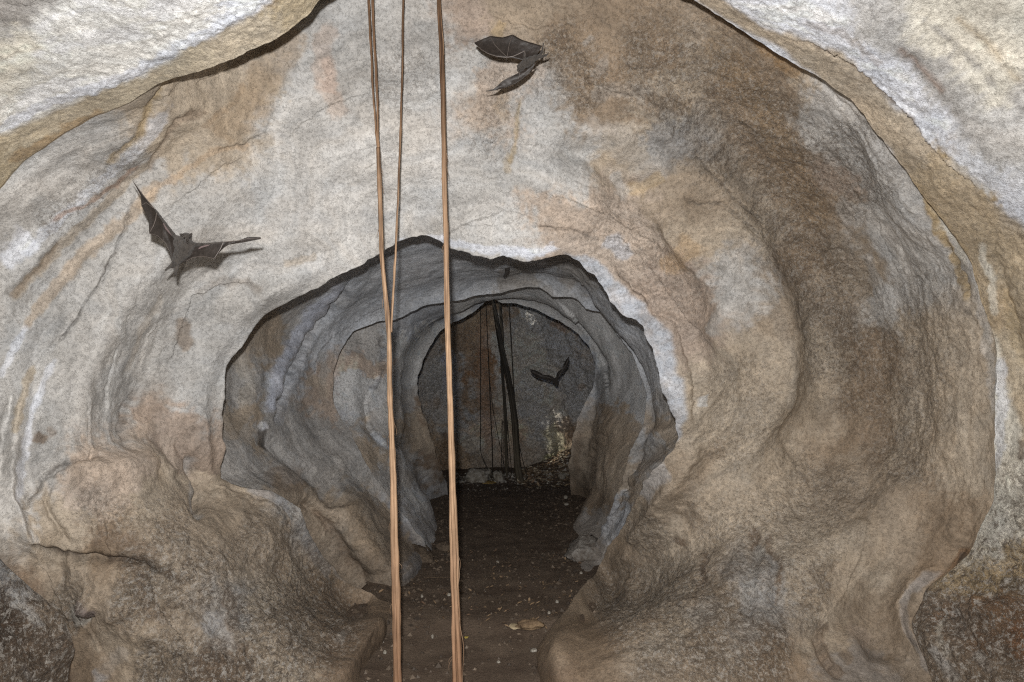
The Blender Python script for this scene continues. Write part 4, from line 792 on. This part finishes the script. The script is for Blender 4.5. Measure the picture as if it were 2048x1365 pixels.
def ball(c, rx, ry, rz, n=12):
    v_ = [(c[0], c[1], c[2]+rz)]; f_ = []
    for i in range(1, n):
        a = math.pi*i/n
        for j in range(2*n): b = math.pi*j/n; v_.append((c[0]+rx*math.sin(a)*math.cos(b), c[1]+ry*math.sin(a)*math.sin(b), c[2]+rz*math.cos(a)))
    v_.append((c[0], c[1], c[2]-rz)); L = 2*n
    for j in range(L): f_.append((0, 1+j, 1+(j+1) % L)); f_.append((len(v_)-1, 1+(n-2)*L+(j+1) % L, 1+(n-2)*L+j))
    for i in range(n-2):
        for j in range(L): f_.append((1+i*L+j, 1+(i+1)*L+j, 1+(i+1)*L+(j+1) % L, 1+i*L+(j+1) % L))
    return v_, f_
def resample(pts, n):
    p = np.array(pts, float); u = np.arange(len(p)); t = np.linspace(0, len(p)-1, n); return np.stack([np.interp(t, u, p[:, k]) for k in range(p.shape[1])], 1)
def wing_geo(Lp, Tp, cam, nu=57, nv=14, thick=.0009):
    a = resample(Lp, nu); b = resample(Tp, nu); v = []; s = np.linspace(0, 1, nv)
    G = a[:, None]*(1-s)[None, :, None] + b[:, None]*s[None, :, None]
    sc = np.linalg.norm(a-b, axis=1)[:, None]
    G[..., 1] += .055*sc*np.abs(np.sin(np.linspace(0, 1, nu)*np.pi*3.5))[:, None]*np.sin(np.pi*s)[None]*.6 + cam*sc*np.sin(np.pi*s)[None] + .0012*noise(G[..., 0]*90, G[..., 1]*90, G[..., 2]*90)
    # scalloped pleats run along the digits
    top = G.copy(); top[..., 1] -= thick/2; botm = G.copy(); botm[..., 1] += thick/2
    V_ = np.concatenate([top.reshape(-1, 3), botm.reshape(-1, 3)]); M = nu*nv; f = []
    for i in range(nu-1):
        for j in range(nv-1):
            k = i*nv+j; f.append((k, k+1, k+nv+1, k+nv)); f.append((M+k, M+k+nv, M+k+nv+1, M+k+1))
    for i in range(nu-1):
        for j, s_ in ((0, 1), (nv-1, -1)):
            k = i*nv+j; q = (k, k+nv, M+k+nv, M+k); f.append(q if s_ > 0 else q[::-1])
    return V_, f
def build_bat(name, label, spec, group, Y0, sc, ox, oy):
    def w(p, extra=0.0):
        x, y = p[0]/sc + ox, p[1]/sc + oy; return at(float(x), float(y), Y0 + (p[2] if len(p) > 2 else 0) + extra)
    mpp = Y0/F_PX/sc
    C0 = w(spec['centre']); root = None
    blobs = [];
    for q in spec['body']:
        c = w(q[:3]); r = q[3]*mpp; blobs.append(ball(c, r, r*spec.get('flat', .8), r*(q[4] if len(q) > 4 else 1)))
    for pts in spec['limbs']:
        p = np.stack([w(q[:3]) for q in pts]); r = np.array([q[3] for q in pts])*mpp; n_ = 4*len(p)
        blobs.append(tube_geo(resample(p, n_), resample(np.c_[r, r], n_)[:, 0], 8, wob=.05))
    for base, tip, r in spec.get('ears', []):
        a, b = w(base), w(tip); blobs.append(tube_geo(np.linspace(a, b, 7), np.array([1, 1, .95, .8, .55, .3, .08])*r*mpp, 10, ell_=.45, wob=.05))
    v_, f_ = remeshed(blobs, spec.get('voxel', .0011), M_FUR)
    fur = noise(v_[:, 0]*260, v_[:, 1]*260, v_[:, 2]*110)
    v_ = v_ + .0013*fur[:, None]*np.array([.5, 1, .3])
    V_ = [tuple(q) for q in v_]; F_ = list(f_); MI = [0]*len(F_)
    def add(g, mi):
        o_ = len(V_); V_.extend(tuple(q) for q in g[0]); F_.extend(tuple(i+o_ for i in f) for f in g[1]); MI.extend([mi]*len(g[1]))
    for L_, T_, cam_ in spec['wings']:
        add(wing_geo(np.stack([w(q) for q in L_]), np.stack([w(q) for q in T_]), cam_), 1)
    for pts in spec.get('bones', []):
        p = np.stack([w(q[:3], -.0014) for q in pts]); r = np.array([q[3] for q in pts])*mpp; n_ = 8*len(p); add(tube_geo(resample(p, n_), resample(np.c_[r, r], n_)[:, 0], 6, wob=.05), 2)
    for pts in spec.get('bare', []):
        p = np.stack([w(q[:3], -.0018) for q in pts]); r = np.array([q[3] for q in pts])*mpp; n_ = 6*len(p); add(tube_geo(resample(p, n_), resample(np.c_[r, r], n_)[:, 0], 8, ell_=.3, wob=.1), 3)
    me = bpy.data.meshes.new(name); V_ = np.array(V_) - C0; me.from_pydata([tuple(q) for q in V_], [], F_)
    for m in (M_FUR, M_WING, M_BONE, M_BARE): me.materials.append(m)
    me.polygons.foreach_set('material_index', MI); me.polygons.foreach_set('use_smooth', [True]*len(MI)); me.update()
    o = link(bpy.data.objects.new(name, me)); o.location = C0; tag(o, label, 'bat', group)
    for q in spec.get('eyes', []):
        c = w(q[:3]) - C0; v2, f2 = ball(c, q[3]*mpp, q[3]*mpp, q[3]*mpp, 6); mesh_obj('eye', v2, f2, M_EYE, o, local=False)
    for q in spec.get('nose', []):
        c = w(q[:3]) - C0; v2, f2 = ball(c, q[3]*mpp*1.1, q[3]*mpp, q[3]*mpp*1.2, 6); mesh_obj('nose_leaf', v2, f2, M_DSKIN, o, local=False)
    return o
GB = 'bats flying inside the cave'
b1 = dict(centre=(770,830,0), flat=.75, voxel=.0010,
 body=[(800,718,0,62,.95),(812,748,-.014,34,.8),(740,770,.002,76),(800,800,.0,84),(770,850,.002,90),(735,900,.004,72),(705,945,.006,56),(690,985,.008,36)],
 limbs=[[(690,960,.008,34),(650,1000,.006,20),(612,1030,.004,14),(588,1050,.002,10),(576,1062,0,5)],[(700,960,.008,36),(700,1010,.008,24),(690,1060,.006,17),(688,1090,.004,11),(680,1108,.002,5)],
        [(600,1035,.004,8),(596,1060,0,4)],[(688,1085,.004,8),(700,1108,0,4)],[(720,730,0,40),(680,700,0,22),(600,590,0,15),(490,440,.01,10),(470,410,.01,6)],[(840,790,0,40),(900,786,0,22),(1000,782,0,14),(1190,762,.0,11)]],
 ears=[((762,690,-.002),(724,670,-.004),19),((845,690,-.002),(864,656,-.004),17)],
 eyes=[(780,716,-.0185,9),(838,712,-.0185,9)], nose=[(811,738,-.025,13),(762,690,-.012,13),(846,688,-.012,11),(812,766,-.021,10)],
 wings=[([(690,715,0),(600,585,0),(545,510,.004),(490,435,.010),(430,362,.02),(350,268,.03),(300,200,.04),(235,112,.05)],
         [(645,955,.006),(625,850,.004),(560,735,.0),(412,668,0.004),(408,520,.012),(330,375,.02),(325,275,.03),(238,116,.05)], .05),
        ([(880,770,0),(930,776,0),(1020,772,0),(1190,757,0),(1235,752,.002),(1345,745,.004),(1450,704,.006),(1580,706,.01)],
         [(740,990,.006),(860,920,.004),(980,905,0),(1095,932,-.004),(1172,840,-.002),(1230,790,0),(1410,762,.006),(1585,726,.01)], .05),
        ([(612,1025,.004),(640,1005,.005),(660,990,.006),(690,985,.006)],[(655,1035,.005),(664,1028,.006),(672,1022,.006),(694,1040,.006)], .0)],
 bones=[[(490,440,.01,4),(480,520,.006,4.5),(455,590,.0,4.5),(412,664,.004,3)],[(455,400,.012,3.5),(380,345,.018,3.5),(332,372,.02,2.5)],[(1190,760,0,5),(1160,830,0,4.5),(1095,930,-.004,3)],[(412,668,.002,2.5),(500,692,0,2.5),(580,765,.0,2.5),(622,850,.002,2.5)],
        [(1095,932,-.003,2.5),(980,907,0,2.5),(880,918,.002,2.5),(800,960,.004,2.5)],[(1195,758,0,4),(1345,745,.004,4),(1450,722,.006,3),(1580,716,.01,2)],[(490,438,.01,5),(350,270,.03,4.5),(236,113,.05,2.5)]],
 bare=[[(655,690,0,8),(620,650,0,13),(590,615,0,13),(560,560,0,6)],[(930,830,0,6),(960,810,0,11),(1010,798,0,9),(1050,785,0,5)]])
build_bat('flying_bat', 'grey brown bat with wings spread wide, face and belly towards the viewer', b1, GB, 2.10, 5.25, 220, 340)
b2 = dict(centre=(1080,690,0), flat=.7, voxel=.0010,
 body=[(962,755,0,50),(1010,730,0,66),(1070,690,0,84),(1140,650,0,72),(1205,615,0,52),(1255,595,0,34)],
 limbs=[[(1240,600,0,30),(1290,560,-.002,22),(1325,480,-.004,15),(1334,405,-.006,11),(1342,368,-.006,6)],[(1250,600,0,30),(1320,590,0,24),(1380,570,0,17),(1415,545,0,8),(1424,535,0,4)],
        [(1030,650,-.004,28),(1040,560,-.006,20),(1036,505,-.006,12),(950,545,-.004,11),(850,590,0,9),(755,603,0,9)],[(1050,740,.002,30),(1000,800,.01,22),(950,850,.02,12)],[(755,603,0,7),(748,640,-.002,5),(742,682,-.004,3)],[(985,770,0,30),(935,800,0,20),(925,830,0,12)]],
 ears=[((925,745,-.002),(908,728,-.004),16),((940,800,0),(912,835,0),16)], eyes=[(930,775,-.008,6)], nose=[(925,800,-.004,10)],
 wings=[([(1170,660,0),(985,640,0),(850,612,0),(755,605,-.004),(600,592,-.002),(450,545,0),(330,470,.004),(236,382,.008)],
         [(1320,420,-.002),(1130,365,0),(1000,325,0),(843,238,0),(690,284,.004),(487,260,.006),(330,325,.008),(234,362,.01)], .05),
        ([(1080,780,.0),(1000,830,.005),(905,868,.01),(800,920,.016),(680,985,.022),(600,1060,.03),(540,1112,.034),(420,1145,.04)],
         [(1230,680,.0),(1160,790,.005),(1110,860,.01),(1000,950,.016),(890,1025,.022),(740,1085,.03),(590,1130,.034),(424,1150,.04)], .06)],
 bones=[[(755,600,-.004,5),(790,400,-.002,5),(843,240,0,3.5)],[(755,600,-.004,5),(650,500,-.002,4.5),(555,400,0,4.5),(520,330,.002,4),(488,262,.006,3)],[(755,605,-.004,7),(600,592,-.003,6.5),(450,543,-.001,5.5),(330,470,.003,4.5),(237,382,.008,3)],[(755,604,-.004,8),(860,585,-.005,8),(950,545,-.006,8),(1038,500,-.008,7)],
        [(1038,500,-.009,7),(1046,550,-.009,7),(1040,590,-.008,5)],[(960,830,.01,4),(955,900,.014,4),(930,960,.018,3)]])
build_bat('flying_bat.001', 'dark bat near the top, one wing spread wide and the other folded down', b2, GB, 2.33, 8.03, 920, 40)
b3 = dict(centre=(1090,1010,0), flat=.8, voxel=.0022,
 body=[(1092,965,0,38),(1085,1010,0,52),(1100,1055,0,32)], limbs=[[(1085,1000,0,30),(1000,960,0,14),(860,915,0,10)],[(1100,980,0,30),(1130,900,0,14),(1200,800,0,10)],[(1100,1050,0,16),(1110,1085,0,6)]], ears=[((1085,1060,0),(1070,1085,-.004),14)],
 wings=[([(1080,960,0),(1020,908,0),(940,882,0),(850,880,0),(790,838,.0),(710,795,.01),(650,778,.015),(590,766,.02)],[(1030,1025,0),(960,990,0),(880,968,0),(800,952,0),(720,922,0),(660,882,.01),(620,850,.015),(594,815,.02)], .12),
        ([(1095,960,0),(1100,880,0),(1130,815,0),(1222,758,0),(1236,680,0),(1280,600,0),(1310,560,0),(1340,518,0)],[(1130,985,0),(1150,950,0),(1185,880,0),(1240,825,0),(1290,750,0),(1325,690,0),(1348,620,0),(1346,530,0)], .12)],
 bones=[[(1010,950,0,6),(860,905,0,6),(720,860,0,5),(600,822,.01,3)],[(1140,930,0,6),(1220,770,0,6),(1300,660,0,5),(1342,530,0,3)]])
build_bat('flying_bat.002', 'small dark bat gliding with raised wings in front of the far chamber wall', b3, GB, 6.9, 9.75, 1000, 660)

# small bat hanging just inside the round opening, hugging the ceiling
def surf_Y(px, py, sec):
    m_ = sec_of == NAMES.index(sec); Q = P[m_]; u_, v_ = proj(Q); k = np.argmin((u_-px)**2 + (v_-py)**2); return float(Q.reshape(-1, 3)[k][1])
ys = surf_Y(1013, 540, 'passage') - .03
b4 = dict(centre=(560,560,0), flat=.5, voxel=.0009, body=[(545,370,0,70),(535,470,0,90),(570,560,0,105),(590,640,0,92),(585,730,0,85),(570,800,0,68),(530,860,0,50),(495,905,0,42)],
 limbs=[[(545,350,0,40),(535,290,.01,26),(530,240,.02,12)],[(570,350,0,34),(580,290,.01,22),(585,250,.02,10)],[(600,520,0,40),(660,570,-.004,18),(600,700,0,16)]], ears=[((490,900,-.002),(455,925,-.006),20),((520,900,-.002),(505,950,-.006),18)], wings=[])
rbat = build_bat('roosting_bat', 'small mottled grey bat hanging folded from the ceiling inside the round opening', b4, 'bats at rest', ys - .03, 17.07, 980, 500)

rbat.data.materials[0] = M_DSKIN
# ------------------------------------------------------------------ stones, leaves, twigs
def stone(name, px, py, wpx, hpx, mat, label, cat='stone', group=None, dpt=.8, sub=3, rough=.28, seed=0, sink=.2, Yfix=None, parts=None):
    base = on_floor(px, py) if Yfix is None else Vector(at(float(px), float(py), Yfix))
    m = base.y/F_PX; bm = bmesh.new(); bmesh.ops.create_icosphere(bm, subdivisions=sub, radius=1)
    v_ = np.array([q.co[:] for q in bm.verts]); f_ = [tuple(q.index for q in f.verts) for f in bm.faces]; bm.free()
    n_ = fbm(v_[:, 0]*1.3+seed, v_[:, 1]*1.3, v_[:, 2]*1.3, 4, .6); cell = np.round(fbm(v_[:, 0]*.9+seed*2, v_[:, 1]*.9, v_[:, 2]*.9+7, 2)*3)/3
    v_ = v_*(1 + rough*n_ + rough*.5*cell)[:, None]
    if 'rock' in name or 'chunk' in name or 'bright' in name:
        pr = np.random.RandomState(seed + 5)
        for _ in range(13):
            nn = pr.normal(size=3); nn /= np.linalg.norm(nn); h_ = pr.uniform(.55, .85); d_ = v_ @ nn - h_; v_ = v_ - nn*(np.maximum(d_, 0)*.88)[:, None]
        v_ = v_*(1 + .06*fbm(v_[:, 0]*6+seed, v_[:, 1]*6, v_[:, 2]*6, 3, .6))[:, None]
    v_[:, 2] = np.maximum(v_[:, 2], -.5)
    v_ = v_*np.array([wpx*m/2, wpx*m/2*dpt, hpx*m*.62]); v_[:, 2] += hpx*m*(.5-sink)
    me = bpy.data.meshes.new(name); me.from_pydata([tuple(q) for q in v_], [], f_); me.materials.append(mat); me.polygons.foreach_set('use_smooth', [True]*len(f_))
    o = link(bpy.data.objects.new(name, me)); o.location = base; tag(o, label, cat, group); return o
stone('pale_rock', 958, 964, 62, 28, M_WSTONE, 'large pale angular rock on the far floor left of the dark roots', 'rock', sub=4, seed=3, rough=.35)
stone('pale_rock.001', 996, 963, 26, 22, M_WSTONE, 'small pitted white rock wedged against the right end of the large pale rock', 'rock', sub=4, seed=9, rough=.5)
stone('flat_stone', 919, 966, 20, 6, M_WSTONE, 'small flat pale stone left of the large pale rock', seed=5)
stone('bright_stone', 1124, 935, 22, 14, M_WSTONE, 'bright stone catching the daylight at the top of the litter bank', 'rock', seed=6, rough=.45)
stone('tan_stone', 1060, 1257, 56, 17, M_TSTONE, 'tan elongated stone lying where the right wall meets the soil step', 'rock', seed=12, dpt=.4, sub=4, rough=.3)
stone('brown_stone', 886, 1101, 28, 18, M_BSTONE, 'brown stone on the passage floor behind the right root bundle', 'rock', seed=14, sub=4)
stone('brown_stone.001', 1164, 1123, 24, 10, M_BSTONE, 'low brown stone beside the pale rock toe at the right', 'rock', seed=15)
stone('white_chunk', 683, 1282, 20, 18, M_WSTONE, 'white angular chunk of calcite at the left edge of the floor', 'rock', seed=21, rough=.5)
stone('rock_outcrop', 1172, 1118, 84, 46, M_GSTONE, 'craggy pale rock toe jutting from the right passage wall onto the floor', 'rock', seed=33, sub=5, rough=.34, dpt=1.1, sink=.25)
stone('rock_outcrop.001', 835, 1120, 70, 40, M_BSTONE, 'low brown rock toe at the foot of the left passage wall', 'rock', seed=37, sub=5, rough=.3, dpt=1.1, sink=.35)
for k, (x, y, w_, h_, l_) in enumerate([(1131,998,9,8,'pale pebble by the right wall, the farther of a close pair'),(1133,1011,10,6,'pale pebble by the right wall, the nearer of a close pair'),(995,1127,7,6,'lone white pebble in the middle of the passage floor'),(844,1195,6,6,'white pebble close to the left root bundle on the soil'),
      (1162,1148,7,5,'white pebble where the floor narrows by the right wall'),(1114,1206,8,6,'pale pebble on the soil just above the tan stone'),(865,1277,5,8,'upright white chip between the two root bundles'),(1068,1303,15,6,'pale crescent chip on the bare soil below the tan stone'),(770,1308,8,7,'pale chip left of the left root bundle near the bottom'),
      (997,1326,8,5,'small pale chip on the bare soil right of the right root bundle'),(1098,1228,7,5,'tiny white chip touching the rock beside the tan stone'),(898,1192,8,6,'whitish pebble just left of the right root bundle')]):
    stone('pebble', x, y, w_, h_, M_WSTONE, l_, 'pebble', 'pale pebbles on the cave floor', seed=40+k, sub=2)

def leaf(px, py, lpx, ang, tone, label, name='fallen_leaf', curl=.3, bend=0.0):
    base = on_floor(px, py); m = base.y/F_PX; L = lpx*m; v_ = []; f_ = []; n = 10
    for i in range(n+1):
        t = i/n; w_ = .30*L*math.sin(math.pi*t**.8)*(1 + .1*math.sin(9*t)) + .0004
        for s_ in (-1, 0, 1): v_.append(((t-.5)*L, s_*w_, .004 + curl*L*.5*(abs(s_)*.35) + curl*L*.5*(t-.5)**2 + .003*rnd.random()))
    for i in range(n):
        for j in range(2): f_.append((i*3+j, i*3+j+1, i*3+j+4, i*3+j+3))
    me = bpy.data.meshes.new(name); me.from_pydata(v_, [], f_); me.materials.append(M_LEAF); me.polygons.foreach_set('use_smooth', [True]*len(f_))
    o = link(bpy.data.objects.new(name, me)); o.location = base; o.rotation_euler = (R(rnd.uniform(18, 34)), 0, ang); set_tone(o, tone); tag(o, label, 'leaf', 'fallen leaves on the cave floor')
    sm = o.modifiers.new('thick', 'SOLIDIFY'); sm.thickness = .0008; return o
leaf(978, 968, 30, R(-8), (.34, .23, .08), 'yellow brown leaf in front of the large pale rock')
leaf(1031, 1256, 28, R(12), (.42, .34, .22), 'pale curled leaf touching the left end of the tan stone')
leaf(932, 1277, 9, R(30), (.34, .26, .06), 'small yellow leaf fragment close right of the right root bundle')
def twig(pts, label, r=.0014):
    p = np.array([on_floor(x, y)[:] for x, y in pts]); p[:, 2] += .006; p = resample(p, 24); p[:, 2] += .004*noise(p[:, 0]*40, p[:, 1]*40, 0*p[:, 0])
    v_, f_ = tube_geo(p, np.linspace(r, r*.5, 24), 5, 2); o = mesh_obj('twig', v_, f_, M_ROOT); set_tone(o, (.6, .62, .6)); tag(o, label, 'twig', 'fine rootlets lying on the cave floor')
twig([(848,1158),(870,1157),(903,1158)], 'fine straight rootlet on the soil between the two root bundles')
twig([(1085,1172),(1110,1168),(1135,1158),(1172,1150)], 'fine rootlet on the soil leading towards the right wall')
twig([(1078,1182),(1082,1200),(1074,1218),(1076,1232)], 'fine crooked rootlet lying just above the tan stone', .0009)

# loose litter nobody could count
def litter(name, n, sampler, size, palette, mat, label, kind='leaf'):
    V_ = []; F_ = []; T_ = []
    for _ in range(n):
        x, y = sampler(); z = fz_fast(x, y); s_ = size*rnd.uniform(.45, 1.3); a = rnd.uniform(0, 6.28); tl = rnd.uniform(-.5, .5); tl2 = rnd.uniform(-.5, .5); o_ = len(V_); c = palette[rnd.randrange(len(palette))]; br = rnd.uniform(.7, 1.25)
        if kind == 'leaf':
            pts = [(-1, 0, 0), (-.3, .42, .15), (.5, .33, .1), (1, 0, .25), (.4, -.36, .1), (-.35, -.4, .18), (0, 0, -.05)]; fs = [(6, 0, 1), (6, 1, 2), (6, 2, 3), (6, 3, 4), (6, 4, 5), (6, 5, 0)]
            fs = [f[::-1] for f in fs]
        else:
            pts = [(q[0]*rnd.uniform(.6, 1.2), q[1]*rnd.uniform(.6, 1.2), q[2]*rnd.uniform(.4, .9)) for q in ((1,0,0),(0,1,0),(-1,0,0),(0,-1,0),(0,0,1),(0,0,-1))]; fs = [(0,1,4),(1,2,4),(2,3,4),(3,0,4),(1,0,5),(2,1,5),(3,2,5),(0,3,5)]
        for q in pts:
            X_, Y_, Z_ = q[0]*s_, q[1]*s_, q[2]*s_; V_.append((x + X_*math.cos(a) - Y_*math.sin(a), y + X_*math.sin(a) + Y_*math.cos(a), z + .35*s_*(kind == 'leaf') + Z_ + (tl*X_ + tl2*Y_)*(kind == 'leaf'))); T_.append([k*br for k in c])
        F_.extend(tuple(i+o_ for i in f) for f in fs)
    me = bpy.data.meshes.new(name); me.from_pydata(V_, [], F_); me.materials.append(mat); o = link(bpy.data.objects.new(name, me)); set_tone(o, np.array(T_)); o['kind'] = 'stuff'; o['label'] = label
def fz_fast(x, y):
    i = min(max((x+2.6)/5.2*(nx-1), 0), nx-1.01); j = min(max((y+2.5)/12.2*(ny-1), 0), ny-1.01); a, b = int(i), int(j); u, w_ = i-a, j-b
    return float((FZ[b, a]*(1-u)+FZ[b, a+1]*u)*(1-w_) + (FZ[b+1, a]*(1-u)+FZ[b+1, a+1]*u)*w_)
LP = [(.22,.15,.09),(.30,.21,.13),(.14,.09,.06),(.36,.29,.20),(.18,.13,.09)]; GP = [(.22,.19,.16),(.14,.11,.09),(.10,.08,.06),(.17,.13,.10),(.36,.33,.29)]
litter('leaf_litter_far', 900, lambda: (rnd.uniform(.05, 1.1), rnd.gauss(8.35, .28)), .034, [(.30,.21,.13),(.38,.29,.19),(.20,.14,.09),(.5,.44,.34),(.25,.17,.11)], M_LEAF, 'brown leaf litter banked at the foot of the far wall')
litter('leaf_litter_near', 300, lambda: (rnd.gauss(-.08, .42), rnd.uniform(3.3, 4.9)), .013, LP[:3], M_LEAF, 'scattered leaf scraps on the dark soil')
litter('gravel', 90, lambda: (rnd.gauss(-.1, .6), rnd.uniform(2.4, 5.2)**1), .0042, GP, M_LEAF, 'tiny pale grit sprinkled over the soil', 'grit')
litter('gravel_edges', 220, lambda: ((rnd.choice((-.72, .55)) + rnd.gauss(0, .13)), rnd.uniform(2.5, 5.0)), .0075, GP, M_LEAF, 'small stones along the foot of the walls', 'grit')
litter('gravel_far', 260, lambda: (rnd.gauss(-.1, .5), rnd.uniform(7.4, 8.6)), .014, GP, M_LEAF, 'small stones on the far floor', 'grit')

CLOD = [(.10,.075,.055),(.07,.052,.038),(.15,.115,.085),(.055,.042,.032)]
litter('soil_clods', 1500, lambda: (rnd.gauss(-.12, .42), rnd.uniform(2.5, 8.2)**1), .011, CLOD, M_LEAF, 'crumbs and clods of dark earth strewn over the floor', 'grit')
litter('soil_clods_edges', 1500, lambda: (rnd.choice((-.62, .45)) + rnd.gauss(0, .16), rnd.uniform(2.6, 7.5)), .017, CLOD, M_LEAF, 'earth clods and rubble gathered at the foot of the walls', 'grit')
litter('far_rubble', 260, lambda: (rnd.uniform(-.75, .8), rnd.gauss(8.25, .16)), .028, [(.34,.31,.27),(.22,.19,.16),(.44,.41,.36)], M_LEAF, 'pale rubble scattered along the base of the far wall', 'grit')
